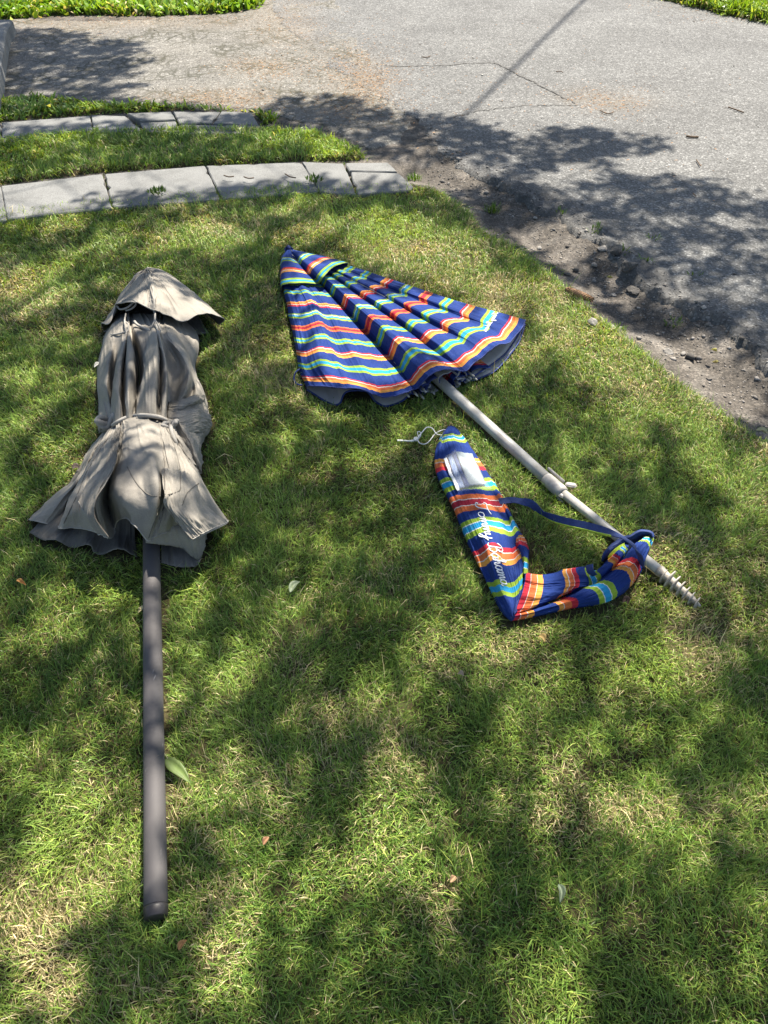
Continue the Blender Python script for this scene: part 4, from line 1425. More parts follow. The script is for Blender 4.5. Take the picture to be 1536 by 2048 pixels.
fl = py_mesh('spiral_flight', V, F, M['auger'], bu); fl.parent = aug; fl.location = (0, 0, 0)
pd = np.array([-.6, -.75])
for A_, B_, w_ in ((u0, u1, .024), (l0, l1, .018)):
    dd2 = (B_ - A_)[:2]; nn = np.array([-dd2[1], dd2[0]]) / np.linalg.norm(dd2) * w_
    FOOT.append(np.array([A_[:2] + nn, B_[:2] + nn, B_[:2] - nn, A_[:2] - nn]))

# ================================================================== carry bag of the same cloth
base = G(1000, 1100, 0.02)
bag = empty('carry_bag', base, 'long striped fabric carry bag bent into an L, with white drawstring and clear pocket', 'bag')
M['bag1'] = stripe_mat('striped_bag_cloth', [('G', .092, .07), ('A', .27, .085), ('G', .385, .075), ('B', .49, .095), ('G', .615, .088), ('C', .745, .08), ('G', .878, .07)], .9)
M['bag2'] = stripe_mat('striped_bag_cloth_lower', [('C', .055, .105), ('A', .275, .105), ('G', .475, .115), ('A', .675, .115), ('G', .95, .09)], .9)
M['bag3'] = stripe_mat('striped_bag_cloth_flap', [('C', .075, .15), ('A', .375, .135), ('G', .575, .13), ('A', .81, .10), ('G', .935, .07)], .9)
BG = dict(mats=[M['blue_edge'], M['blue_edge']])
sec1 = [
    R1((570, 65, .012), (500, 150, .006), (445, 300, .004), (450, 500, .004), (520, 680, .004), (625, 890, .004), (730, 1130, .004), (860, 1420, .004), (970, 1630, .004), (1080, 1860, .004), (1165, 1955, .004)),
    R1((572, 62, .025), (505, 150, .03), (452, 300, .034), (458, 500, .036), (535, 680, .036), (640, 890, .036), (745, 1130, .036), (872, 1420, .034), (985, 1630, .034), (1095, 1850, .034), (1172, 1950, .02)),
    R1((580, 60, .03), (515, 150, .04), (490, 300, .048), (510, 500, .055), (600, 680, .055), (700, 880, .055), (800, 1110, .055), (925, 1395, .05), (1030, 1620, .045), (1125, 1830, .045), (1182, 1945, .024)),
    R1((590, 58, .03), (520, 150, .034), (520, 300, .05), (570, 500, .06), (670, 680, .062), (770, 870, .065), (880, 1090, .075), (985, 1370, .075), (1060, 1600, .062), (1150, 1800, .055), (1186, 1935, .026)),
    R1((600, 58, .03), (560, 150, .045), (590, 300, .06), (640, 490, .068), (740, 670, .068), (850, 860, .07), (960, 1080, .085), (1050, 1370, .078), (1100, 1600, .05), (1170, 1780, .045), (1190, 1925, .03)),
    R1((610, 60, .03), (620, 150, .05), (670, 300, .065), (720, 480, .072), (820, 660, .07), (930, 855, .072), (1030, 1080, .078), (1090, 1370, .06), (1150, 1580, .04), (1200, 1760, .04), (1198, 1915, .034)),
    R1((620, 63, .03), (670, 150, .045), (740, 300, .058), (790, 470, .066), (890, 650, .062), (1000, 850, .062), (1100, 1080, .065), (1150, 1380, .048), (1200, 1570, .042), (1230, 1730, .044), (1205, 1905, .038)),
    R1((628, 68, .025), (700, 165, .036), (785, 300, .044), (850, 470, .048), (950, 650, .048), (1050, 850, .045), (1150, 1070, .045), (1215, 1340, .045), (1240, 1530, .045), (1262, 1690, .048), (1215, 1895, .04)),
    R1((632, 72, .02), (715, 170, .03), (805, 310, .036), (875, 470, .038), (980, 650, .035), (1090, 850, .03), (1180, 1060, .03), (1250, 1300, .045), (1270, 1500, .045), (1285, 1640, .048), (1225, 1885, .04)),
    R1((634, 76, .014), (725, 180, .02), (815, 320, .026), (910, 470, .028), (1020, 650, .028), (1135, 850, .034), (1225, 1040, .034), (1300, 1200, .04), (1320, 1350, .036), (1305, 1500, .034), (1250, 1860, .02)),
    R1((634, 80, .006), (728, 185, .006), (820, 325, .006), (925, 480, .006), (1045, 660, .006), (1165, 870, .006), (1265, 1060, .008), (1335, 1230, .01), (1342, 1380, .008), (1335, 1500, .008), (1260, 1850, .006)),
]
loft('bag_sleeve', sec1, 150, 200, M['bag1'], bag, seed=41, wr=.0022, wfreq=(8, 40), fine=.0006, u_of=lambda u, v: u + .012 * np.cos(v * 6.3) - .006 + .008 * np.exp(-((v - .78) / .1) ** 2), crease=.0014, **BG)
S_b1 = LASTS[0]
# small bundled fold at the inner bend
loft('bag_fold', [R1((1250, 1120, .03), (1225, 1200, .04), (1262, 1300, .04), (1290, 1400, .03), (1285, 1500, .03)),
                  R1((1265, 1115, .04), (1270, 1200, .062), (1300, 1300, .058), (1310, 1400, .05), (1308, 1500, .05)),
                  R1((1275, 1110, .035), (1310, 1190, .05), (1335, 1290, .048), (1330, 1400, .044), (1328, 1500, .045)),
                  R1((1280, 1110, .01), (1340, 1215, .01), (1350, 1310, .01), (1345, 1400, .008), (1340, 1505, .01))],
     60, 40, M['bag3'], bag, seed=42, wr=.002, u_of=lambda u, v: .30 + u * .34, foot=False, crease=.0014, **BG)
# lower body of the second part
low = [
    R2((75, 935, .004), (220, 905, .004), (345, 876, .004), (480, 846, .004), (610, 826, .004), (720, 812, .004), (825, 768, .004), (925, 690, .004), (1000, 592, .004), (1042, 490, .006), (1098, 345, .01)),
    R2((76, 925, .02), (218, 896, .026), (343, 868, .028), (478, 838, .03), (606, 816, .034), (715, 800, .036), (818, 756, .04), (915, 682, .046), (988, 590, .05), (1030, 490, .05), (1096, 338, .04)),
    R2((80, 912, .026), (215, 880, .034), (342, 850, .038), (470, 815, .045), (592, 775, .055), (690, 740, .06), (790, 690, .066), (885, 620, .075), (960, 545, .078), (1005, 460, .075), (1080, 332, .05)),
    R2((84, 900, .028), (215, 868, .036), (340, 830, .04), (460, 790, .045), (575, 740, .055), (665, 690, .06), (765, 635, .064), (860, 560, .075), (930, 490, .08), (975, 420, .078), (1060, 330, .055)),
    R2((90, 888, .02), (220, 855, .022), (345, 810, .022), (455, 770, .022), (560, 715, .022), (655, 672, .022), (755, 600, .03), (850, 520, .05), (920, 440, .06), (965, 390, .06), (1040, 335, .05)),
]
loft('bag_sleeve', low, 120, 110, M['bag2'], bag, seed=43, wr=.0022, wfreq=(8, 40), fine=.0006, u_of=lambda u, v: u - .02 * v * (1 - v) * 4 * .5, crease=.0014, **BG)
S_b2 = LASTS[0]
# upper flap
flap = [
    R2((190, 592, .01), (300, 604, .008), (410, 585, .008), (520, 560, .008), (610, 552, .008), (655, 578, .008), (710, 565, .01), (765, 508, .012), (830, 440, .016), (880, 397, .03), (918, 396, .045)),
    R2((180, 600, .05), (298, 612, .045), (410, 595, .045), (525, 568, .045), (612, 562, .04), (652, 590, .035), (712, 570, .04), (770, 512, .05), (835, 445, .06), (882, 402, .07), (918, 400, .07)),
    R2((175, 640, .062), (290, 650, .062), (415, 640, .06), (530, 620, .056), (610, 620, .05), (655, 640, .04), (722, 590, .055), (785, 535, .068), (850, 462, .075), (888, 415, .08), (919, 403, .075)),
    R2((170, 665, .060), (290, 690, .058), (418, 685, .055), (525, 675, .05), (605, 672, .045), (656, 672, .038), (735, 610, .05), (795, 550, .062), (862, 480, .07), (896, 428, .076), (919, 407, .072)),
    R2((150, 740, .055), (275, 750, .055), (405, 735, .052), (510, 705, .045), (590, 690, .04), (657, 680, .034), (740, 622, .04), (800, 565, .05), (868, 492, .06), (900, 440, .066), (920, 412, .066)),
    R2((115, 830, .04), (245, 826, .040), (370, 785, .036), (480, 735, .034), (565, 705, .03), (658, 686, .028), (738, 632, .03), (800, 578, .04), (868, 505, .05), (900, 452, .056), (920, 416, .06)),
    R2((85, 900, .028), (200, 852, .030), (340, 803, .026), (460, 752, .022), (552, 715, .02), (658, 688, .02), (735, 636, .02), (796, 584, .03), (864, 512, .04), (898, 460, .046), (920, 420, .05)),
]
loft('bag_flap', flap, 130, 130, M['bag3'], bag, seed=44, wr=.002, wfreq=(8, 40), fine=.0005, crease=.0014, **BG)
S_b3 = LASTS[0]
# dark mouth of the bag: cloth standing behind the opening
loft('bag_mouth', [R2((725, 500, .01), (738, 455, .012), (790, 398, .016), (860, 345, .02), (930, 318, .03), (1000, 286, .035), (1080, 298, .035), (1098, 335, .035)),
                   R2((728, 505, .03), (745, 455, .05), (795, 400, .055), (865, 352, .06), (935, 325, .07), (1000, 292, .07), (1076, 300, .07), (1096, 338, .06)),
                   R2((735, 510, .02), (765, 470, .04), (820, 425, .045), (880, 390, .04), (940, 365, .04), (1000, 340, .04), (1050, 335, .04), (1085, 345, .045)),
                   R2((750, 505, .008), (790, 480, .01), (850, 440, .01), (900, 430, .01), (960, 420, .01), (1000, 400, .012), (1040, 380, .012), (1075, 360, .012))],
     60, 60, M['blue_strap'], bag, seed=45, wr=.002, crease=.0014, **BG)
loft('bag_lime_patch', [R2((768, 478, .042), (800, 440, .052), (842, 404, .058), (890, 378, .058)), R2((776, 500, .034), (815, 460, .045), (850, 428, .052), (890, 396, .055))],
     20, 12, M['lime_edge'], bag, seed=46, wr=.0005, foot=False, thick=.001)
# care tag
loft('care_tag', [R2((614, 540, .06), (622, 590, .055), (660, 618, .045)), R2((662, 526, .085), (668, 570, .08), (695, 604, .06))], 14, 8, M['blue_strap'], bag, seed=47, wr=.0005, foot=False, thick=.001)
# shoulder strap
def strap(name, pts, width, twist, mat, parent, n=90, base_up=(0, 0, 1)):
    P = arcres(pts, n)
    T = np.gradient(P, axis=0); T /= np.linalg.norm(T, axis=1)[:, None]
    tw = np.interp(np.linspace(0, 1, n), np.linspace(0, 1, len(twist)), twist)
    V = []
    for i in range(n):
        s_ = np.cross(T[i], base_up); s_ /= np.linalg.norm(s_) + 1e-9
        u_ = np.cross(s_, T[i])
        a_ = math.radians(tw[i]); w_ = math.cos(a_) * s_ + math.sin(a_) * u_; nn = np.cross(T[i], w_)
        h = width / 2
        for k, q in ((-1, 1), (-.6, 1), (.6, 1), (1, 1), (1, -1), (.6, -1), (-.6, -1), (-1, -1)):
            V.append(P[i] + w_ * h * k + nn * q * .0010)
    F1 = []; F2 = []
    V = np.array(V)
    for i in range(n - 1):
        for j in range(8):
            f = (i * 8 + j, i * 8 + (j + 1) % 8, (i + 1) * 8 + (j + 1) % 8, (i + 1) * 8 + j)
            F1.append(f)
    o = py_mesh(name, V, F1, mat, parent, smooth=False)
    return o, P, V


so_, SPth, SV = strap('shoulder_strap', np.vstack([R2((-30, 88, .034), (20, 78, .034), (90, 72, .036), (160, 82, .05), (225, 100, .05), (300, 165, .03), (400, 205, .035), (520, 235, .045), (640, 262, .06), (760, 296, .085),
                      (860, 335, .115), (930, 375, .135), (975, 425, .13), (1005, 485, .10), (1012, 540, .07))]), .022,
                      [0, -5, -10, -70, -100, -60, -45, -45, -40, -25, 0, 20, 30, 30, 20], M['blue_strap'], bag, 140)
ed = SV.reshape(140, 8, 3)[34:100, 3] ; ed2 = SV.reshape(140, 8, 3)[34:100, 0]
low_e = np.where((ed[:, 2] < ed2[:, 2])[:, None], ed, ed2)
tube('strap_edging', low_e[::2], .0034, M['lime_edge'], bag, 6)
# lettering
cbag = caster([S_b1])
lettering('Tommy Bahama', cbag, (950.5, 1010), (1003, 1172), (11.0, -3.2), 'lettering', bag, .0015, slant=.25)
# clear pocket with folded leaflet
def patch(name, q, nu, nv, cast, lift, mat, parent, zwav=0.0, sd=3):
    """quad q (photo px: tl,tr,br,bl) laid on the bag"""
    q = np.array(q, float)
    V = []; 
    for i in range(nu):
        for j in range(nv):
            a_, b2 = i / (nu - 1), j / (nv - 1)
            p = (q[0] * (1 - b2) + q[1] * b2) * (1 - a_) + (q[3] * (1 - b2) + q[2] * b2) * a_
            h3 = cast(*p, lift=0)
            if h3 is None: h3 = G(p[0], p[1], .05)
            V.append(h3)
    V = np.array(V).reshape(nu, nv, 3)
    for _ in range(6):
        V[1:-1, 1:-1] = (V[:-2, 1:-1] + V[2:, 1:-1] + V[1:-1, :-2] + V[1:-1, 2:]) / 4
    Nn = np.cross(np.gradient(V, axis=0), np.gradient(V, axis=1)); Nn /= np.linalg.norm(Nn, axis=2)[..., None] + 1e-9
    if Nn[..., 2].mean() < 0: Nn = -Nn
    A_, B2 = np.meshgrid(np.linspace(0, 1, nu), np.linspace(0, 1, nv), indexing='ij')
    V = V + Nn * (lift + zwav * (fbm(A_ * 5, B2 * 7, sd) - .3))[..., None]
    uv = np.stack([A_.ravel(), B2.ravel()], 1)
    o = mesh_np(name, V.reshape(-1, 3), gridfaces(nu, nv), mat, parent, uv=uv)
    md = o.modifiers.new('t', 'SOLIDIFY'); md.thickness = .0006
    return o
r1 = lambda x, y: (780 + x / 4.876, 840 + y / 4.876)
patch('leaflet_cover', [r1(570, 380), r1(640, 325), r1(765, 660), r1(665, 680)], 16, 8, cbag, .004, M['paper_blue'], bag, .001)
patch('leaflet_page', [r1(640, 322), r1(790, 345), r1(925, 640), r1(770, 655)], 20, 14, cbag, .0055, M['paper_white'], bag, .004)
patch('leaflet_spine', [r1(612, 350), r1(640, 325), r1(775, 660), r1(735, 668)], 16, 5, cbag, .0068, M['blue_strap'], bag, .001)
patch('clear_pocket', [r1(530, 400), r1(640, 312), r1(670, 715), r1(655, 720)][:2] + [r1(985, 700), r1(660, 715)], 24, 20, cbag, .0095, M['vinyl'], bag, .003)
patch('pocket_binding', [r1(530, 402), r1(556, 385), r1(684, 700), r1(655, 715)], 20, 4, cbag, .0085, M['thread'], bag, 0)
# drawstring
tube('drawstring', np.vstack([R1((545, 95, .022), (510, 98, .02), (440, 135, .02), (385, 205, .018), (340, 235, .018), (290, 225, .018), (270, 190, .02), (280, 160, .03), (320, 110, .03), (360, 72, .03), (410, 80, .028), (440, 120, .026), (460, 140, .022), (505, 148, .018))]), .0017, M['cord'], bag, 8, n=110)
tube('drawstring', np.vstack([R1((265, 195, .02), (300, 150, .024), (290, 115, .026), (268, 120, .024), (275, 160, .02), (262, 195, .02))]), .0016, M['cord'], bag, 8, n=50)
tube('drawstring_end', np.vstack([R1((250, 195, .02), (200, 205, .018), (140, 202, .017), (70, 200, .017))]), [.0032] * 8 + [.0026] * 8 + [.003] * 8, M['cord'], bag, 8, n=24)
kc = R1((250, 188, .022))[0]
T_ = np.linspace(0, 4 * math.pi, 50)
tube('drawstring_knot', np.stack([kc[0] + .004 * np.cos(T_), kc[1] + .0045 * np.sin(T_) , kc[2] + .003 * np.sin(T_ * .5 + 1)], 1), .0030, M['cord'], bag, 8)

# ------------------------------------------------------------------ grass: every blade its own little leaf
def foot_raster():
    x0, x1, y0, y1, st = -2.0, 2.2, 0.0, 4.2, 0.01
    xs = np.arange(x0, x1, st); ys = np.arange(y0, y1, st)
    X, Y = np.meshgrid(xs, ys)
    Mk = np.zeros(X.shape, bool)
    for P in FOOT:
        a_, b2, c, d_ = bbox(P, .02)
        i0, i1 = max(0, int((a_ - x0) / st)), int((b2 - x0) / st) + 1
        j0, j1 = max(0, int((c - y0) / st)), int((d_ - y0) / st) + 1
        Mk[j0:j1, i0:i1] |= inpoly(X[j0:j1, i0:i1], Y[j0:j1, i0:i1], P)
    for q_ in FOOTP:
        j_ = ((q_[:, 0] - x0) / st).astype(int); i_ = ((q_[:, 1] - y0) / st).astype(int)
        ok = (i_ >= 0) & (i_ < Mk.shape[0]) & (j_ >= 0) & (j_ < Mk.shape[1])
        Mk[i_[ok], j_[ok]] = True
    f = Mk.astype(float)
    for ax_ in (0, 1):       # soft 2 cm border
        f = (np.roll(f, 1, ax_) + np.roll(f, -1, ax_) + f) / 3
    f = np.maximum(f, Mk)
    return f, x0, y0, st


FR, fx0, fy0, fst = foot_raster()


def foot(x, y):
    i = ((y - fy0) / fst).astype(int); j = ((x - fx0) / fst).astype(int)
    ok = (i >= 0) & (i < FR.shape[0]) & (j >= 0) & (j < FR.shape[1])
    r_ = np.zeros(x.shape); r_[ok] = FR[i[ok], j[ok]]
    return r_


def blades(name, P, zf, dens, Lm, wm, parentlabel, strawk=1.0, green=((0.09, 0.19, 0.030), (0.35, 0.50, 0.105)), xr=None, yr=None, flat=0.5, edge=0.02, broad=False, seed=1, label=None):
    r_ = np.random.default_rng(seed)
    x0, x1, y0, y1 = bbox(P, .05)
    if xr: x0, x1 = max(x0, xr[0]), min(x1, xr[1])
    if yr: y0, y1 = max(y0, yr[0]), min(y1, yr[1])
    dmax = dens(np.array([0.3]), np.array([0.5]))[0] if callable(dens) else dens
    dmax = max(dmax, 1)
    N = int((x1 - x0) * (y1 - y0) * dmax)
    x = r_.uniform(x0, x1, N); y = r_.uniform(y0, y1, N)
    if callable(dens):
        k = r_.random(N) < dens(x, y) / dmax
        x, y = x[k], y[k]
    px, py = PX(x, y)
    vis = (px > -500) & (px < 2050) & (py < 2500)
    x, y = x[vis], y[vis]
    e = sdist(x, y, P) + (fbm(x * 12, y * 12, seed + 3) - .5) * .07 + (x > .15) * (y < 4.1) * (fbm(x * 4, y * 4, 301, 4) - .45) * .26
    k = e > -edge * r_.random(len(x))
    x, y, e = x[k], y[k], e[k]
    ft = foot(x, y)
    k = (ft < 0.97) | (r_.random(len(x)) < .6)
    x, y, e, ft = x[k], y[k], e[k], ft[k]
    n = len(x)
    # patches
    dry = fbm(x * 2.3, y * 2.3, 101, 4) * .6 + fbm(x * 9, y * 9, 103, 3) * .4
    thick_ = fbm(x * 5, y * 5, 105, 3)
    px, py = PX(x, y)
    dryspot = pxg(x, y, [(1000, 1330, 160, 60, .12), (900, 1850, 160, 130, .2), (1150, 1650, 120, 90, .12), (760, 1700, 90, 200, .12), (80, 1850, 130, 160, .22),
                         (600, 1530, 110, 80, .12), (1400, 1300, 130, 80, .10), (820, 500, 90, 50, .16), (1060, 600, 120, 30, .16), (460, 1850, 140, 90, .1), (40, 580, 60, 60, .1)])
    dens_k = np.ones(n)
    z0 = zf(x, y) - 0.003
    straw = r_.random(n) < np.clip((0.07 + 0.95 * np.clip(dry + dryspot - 0.50, 0, 1) * 2.6) * strawk, 0, .8)
    L = Lm * r_.gamma(9, 1 / 9., n) * (0.70 + 0.55 * thick_) * np.where(straw, .8, 1)
    L *= 1 - 0.80 * ft
    dist = np.hypot(np.hypot(x, y), H)
    W = wm * r_.uniform(.6, 1.35, n) * np.maximum(1, dist / 2.0) ** .75
    # combed directions
    th = 2 * math.pi * (fbm(x * 3.1, y * 3.1, 111, 3) * 2.2) + r_.normal(0, 1.25, n)
    lean = np.clip(r_.normal(0.95, .40, n) + .35 * flat * (straw) + flat * .45 * (fbm(x * 6, y * 6, 113, 2) - .3), .05, 1.50)
    lean = np.where(ft > .05, np.minimum(lean + .5 * ft, 1.5), lean)
    if broad:
        lean = np.clip(r_.normal(.9, .3, n), .2, 1.4)
    dx, dy = np.cos(th), np.sin(th)
    sx, sy = -dy, dx
    # face twist
    tw = r_.normal(0, .5, n)
    ct, st_ = np.cos(tw), np.sin(tw)
    l1 = lean * .55; l2 = lean * 1.25
    s1_, c1_ = np.sin(l1), np.cos(l1); s2, c2 = np.sin(l2), np.cos(l2)
    mx = x + dx * s1_ * L * .5; my = y + dy * s1_ * L * .5; mz = z0 + c1_ * L * .5
    tx = mx + dx * s2 * L * .5; ty = my + dy * s2 * L * .5; tz = np.maximum(mz + c2 * L * .5, z0 + .003)
    hx, hy, hz = sx * ct * W / 2, sy * ct * W / 2, st_ * W / 2
    wm_ = 1.35 if broad else .85
    V = np.empty((n, 5, 3), np.float32)
    bw = .5 if broad else .9
    V[:, 0] = np.stack([x - hx * bw, y - hy * bw, z0 - hz * bw], 1); V[:, 1] = np.stack([x + hx * bw, y + hy * bw, z0 + hz * bw], 1)
    V[:, 2] = np.stack([mx + hx * wm_, my + hy * wm_, mz + hz * wm_], 1); V[:, 3] = np.stack([mx - hx * wm_, my - hy * wm_, mz - hz * wm_], 1)
    V[:, 4] = np.stack([tx, ty, tz], 1)
    b5 = np.arange(n)[:, None] * 5
    F = np.concatenate([b5 + np.array([0, 1, 2]), b5 + np.array([0, 2, 3]), b5 + np.array([3, 2, 4])], 0)
    # colours
    g0, g1 = np.array(green[0]), np.array(green[1])
    mixg = np.clip(fbm(x * 3.3, y * 3.3, 121, 3) * .9 - .1 + r_.normal(0, .25, n), 0, 1)
    c = g0 + (g1 - g0) * mixg[:, None]
    yl = (r_.random(n) < .16)[:, None]
    c = np.where(yl, c * .5 + np.array([.50, .54, .13]) * .5, c)
    sc_ = np.array([0.64, 0.54, 0.31]) * r_.uniform(.45, 1.25, n)[:, None]
    c = np.where(straw[:, None], sc_, c)
    c *= r_.uniform(.6, 1.4, n)[:, None]
    cc = np.repeat(c[:, None, :], 5, 1)
    # bases darkened to paint shade between blades; browned tips are the plant's own colour
    cc[:, :2] = cc[:, :2] * .55 + np.array([.13, .12, .045]) * .45
    tipb = (r_.random(n) < .14)
    cc[tipb, 4] = cc[tipb, 4] * .5 + np.array([.30, .25, .12]) * .5
    o = mesh_np(name, V.reshape(-1, 3), F, M['grass'], smooth=True, col=cc.reshape(-1, 3))
    tag(o, label, 'grass', kind='stuff')
    return n


def lawn_dens(x, y):
    px, py = PX(x, y)
    d = np.hypot(np.hypot(x, y), H)
    inside = (px > -60) & (px < 1600) & (py < 2120)
    dd = 78000 * np.clip(1.75 / d, .2, 1.0) ** 1.35
    return np.where(inside, dd, dd * .22) * np.where(fbm(x * 8, y * 8, 131, 3) < .30, .55, 1.0)


tot = 0
tot += blades('lawn_grass', LAWN, LZ['lawn_ground'], lawn_dens, .031, .0019, None, xr=(-3.6, 2.6), yr=(-.3, 3.9), seed=11,
              label='short mown lawn, green with straw coloured dry patches, in front of the concrete slabs')
tot += blades('straw_strands', LAWN, LZ['lawn_ground'], lambda x, y: np.full(x.shape, 650.), .062, .0016, None, strawk=6, xr=(-2.2, 2.2), yr=(.1, 3.9), seed=21, flat=.9,
              label='loose straw coloured mown strands lying over the lawn')
tot += blades('strip_grass', STRIP_B, LZ['grass_strip_ground'], 19000, .040, .0026, None, strawk=.6, xr=(-3.4, 1), flat=.2, seed=12,
              label='narrow grass strip between the two rows of concrete slabs')
tot += blades('weedy_grass', STRIP_C, LZ['weedy_strip_ground'], 7000, .040, .0050, None, strawk=.5, xr=(-4, 1), seed=13, broad=True,
              label='low weedy grass strip between the slabs and the cracked driveway')
tot += blades('far_grass', GRASS_D, LZ['far_grass_ground'], 3000, .075, .0085, None, strawk=.35, xr=(-4.8, 1), yr=(6.5, 10), seed=14, broad=True,
              green=((.12, .24, .02), (.24, .40, .05)), label='leafy green grass beyond the driveway at the top left')
tot += blades('roadside_grass', GRASS_E, LZ['roadside_grass_ground'], 3500, .12, .0050, None, strawk=.5, xr=(1.5, 6.5), yr=(6, 10), seed=15,
              green=((.13, .24, .02), (.24, .38, .05)), label='longer bright grass on the far side of the road')
print('blades', tot)


# small tufts growing in cracks, on the verge and slabs
def tuft(px, py, n, L, wd, rad, label, name='weed_tuft', col=((.06, .13, .015), (.14, .23, .03)), z=0.0, spread=1.0, group=None, parent=None, flatz=False):
    c0 = G(px, py, z); r_ = np.random.default_rng(int(px * 7 + py))
    V = []; F = []; Cc = []
    for i in range(n):
        a_ = r_.uniform(0, 6.28); q = rad * math.sqrt(r_.random())
        bx, by = c0[0] + q * math.cos(a_), c0[1] + q * math.sin(a_) * .8
        zz = (0.04 if z > .02 else float(np.maximum(ground_z(np.array([bx]), np.array([by])), -.05)[0])) - .002
        if not z > .02: zz = max(zz, float(road_z(np.array([bx]), np.array([by]))[0]) - .002)
        th = a_ + r_.normal(0, .7); le = (r_.uniform(.3, 1.3) if not flatz else r_.uniform(1.2, 1.5)) * spread
        l_ = L * r_.uniform(.5, 1.3); w_ = wd * r_.uniform(.7, 1.3)
        d_ = np.array([math.cos(th), math.sin(th)]); s_ = np.array([-d_[1], d_[0]])
        m_ = np.array([bx, by]) + d_ * math.sin(le * .6) * l_ * .5; mz = zz + math.cos(le * .6) * l_ * .5
        t_ = m_ + d_ * math.sin(le) * l_ * .5; tz = max(zz + .003, mz + math.cos(le * 1.1) * l_ * .5)
        k = len(V)
        V += [(*(np.array([bx, by]) - s_ * w_ * .3), zz), (*(np.array([bx, by]) + s_ * w_ * .3), zz), (*(m_ + s_ * w_ * .5), mz), (*(m_ - s_ * w_ * .5), mz + .001), (*t_, tz)]
        F += [(k, k + 1, k + 2), (k, k + 2, k + 3), (k + 3, k + 2, k + 4)]
        f = r_.random(); cc = np.array(col[0]) * (1 - f) + np.array(col[1]) * f
        Cc += [cc] * 5
    o = mesh_np(name, np.array(V), np.array(F), M['grass'], col=np.array(Cc))
    if label: tag(o, label, 'weed', group)
    return o


VG = [(985, 415, 60, .05, 'bright green grass tuft on the dirt verge next to the lawn corner'),
      (1122, 430, 14, .03, 'small yellow green weed at the asphalt edge above the dirt hollow'),
      (1190, 468, 26, .03, 'low weed in the broken asphalt edge left of the crumbled lump'),
      (1245, 510, 26, .025, 'weed on the crumbling asphalt edge in the middle of the verge'),
      (1290, 530, 22, .025, 'little green weed just right of the crumbling asphalt lump'),
      (1305, 482, 20, .022, 'tiny weed growing out of the open asphalt near the verge'),
      (1350, 640, 30, .022, 'low pale weed patch on the verge gravel'),
      (1235, 660, 26, .03, 'green weeds at the lawn edge beside the grey stone'),
      (1385, 555, 12, .02, 'single faint weed on the shaded road edge'),
      (770, 345, 40, .03, 'grass tuft in the crack of the last slab'),
      (830, 352, 60, .04, 'grass tuft against the end of the slab row')]
for x_, y_, n_, L_, lb in VG:
    tuft(x_, y_, n_, L_, .0045, .035, lb, group=None)
for x_, y_, n_, lb in ((312, 384, 36, 'torn green weed lying on the second full slab'), (628, 358, 44, 'green weed sprouting from the joint of the slab row')):
    tuft(x_, y_, n_, .028, .009, .045, lb, z=.045, col=((.05, .10, .02), (.10, .17, .03)))
# grass growing in the joints between slabs
for pts in (((207, 350), (222, 410)), ((411, 335), (441, 394)), ((603, 327), (638, 378)), ((688, 330), (713, 385)), ((181, 232), (187, 262)), ((283, 245), (290, 262)), ((352, 228), (359, 250)), ((425, 245), (441, 226))):
    for k in range(5):
        q = (k + .5 + random.uniform(-.3, .3)) / 5
        o = tuft(pts[0][0] + (pts[1][0] - pts[0][0]) * q, pts[0][1] + (pts[1][1] - pts[0][1]) * q, 9, .022, .004, .02, None, 'joint_grass', z=.0, spread=.8)
        o.parent = walk if pts[0][1] > 300 else walk2; o.location = -Vector(o.parent.location)
        o['kind'] = 'stuff'

# ------------------------------------------------------------------ gravel, needles, twigs, leaves, stones, cone
def octa(n, P, r, colr=None, seed=0):
    r_ = np.random.default_rng(seed)
    base_ = np.array([(1, 0, 0), (-1, 0, 0), (0, 1, 0), (0, -1, 0), (0, 0, 1), (0, 0, -1)], float)
    f = np.array([(0, 2, 4), (2, 1, 4), (1, 3, 4), (3, 0, 4), (2, 0, 5), (1, 2, 5), (3, 1, 5), (0, 3, 5)])
    a_ = r_.uniform(0, 6.28, n); sc = r_.uniform(.6, 1.3, (n, 6, 1)) * r[:, None, None]
    B = base_[None] * sc * np.array([1.1, .9, .65])
    ca, sa = np.cos(a_), np.sin(a_)
    V = B.copy(); V[..., 0] = B[..., 0] * ca[:, None] - B[..., 1] * sa[:, None]; V[..., 1] = B[..., 0] * sa[:, None] + B[..., 1] * ca[:, None]
    V += P[:, None, :]
    F = (np.arange(n)[:, None, None] * 6 + f[None]).reshape(-1, 3)
    return V.reshape(-1, 3), F


m, t, b = newmat('gravel_grains'); a_n = nd(t, 'ShaderNodeAttribute', attribute_name='tint'); t.links.new(a_n.outputs['Color'], b.inputs['Base Color']); b.inputs['Roughness'].default_value = .9
M['grain'] = m
surf_all = lambda x, y: np.maximum(np.maximum(ground_z(x, y), road_z(x, y)), drive_z(x, y))
N = 90000
x = rng.uniform(-.3, 3.0, N); y = rng.uniform(1.2, 5.2, N)
dl = sdist(x, y, LAWN); dr_ = sdist(x, y, ROAD)
pr = np.exp(-((dr_ + .02) / .16) ** 2) * .95 + .30 * (dl < 0) * (dr_ < 0.05)
pr *= (dl < .02) * (sdist(x, y, STRIP_B) < 0) * (.3 + 1.2 * fbm(x * 6, y * 6, 151))
pxx, pyy = PX(x, y)
k = (rng.random(N) < pr) & (pxx < 1700) & ~((pyy < 400) & (pxx < 850))
x, y = x[k], y[k]
r_s = np.exp(rng.normal(-6.05, .45, len(x))) * np.where(rng.random(len(x)) < .05, 2.7, 1)
V, F = octa(len(x), np.stack([x, y, surf_all(x, y) + r_s * .2], 1), r_s, seed=4)
cg = np.array([.16, .15, .14]) * rng.uniform(.4, 2.1, len(x))[:, None] * np.array([1, .98, .95])
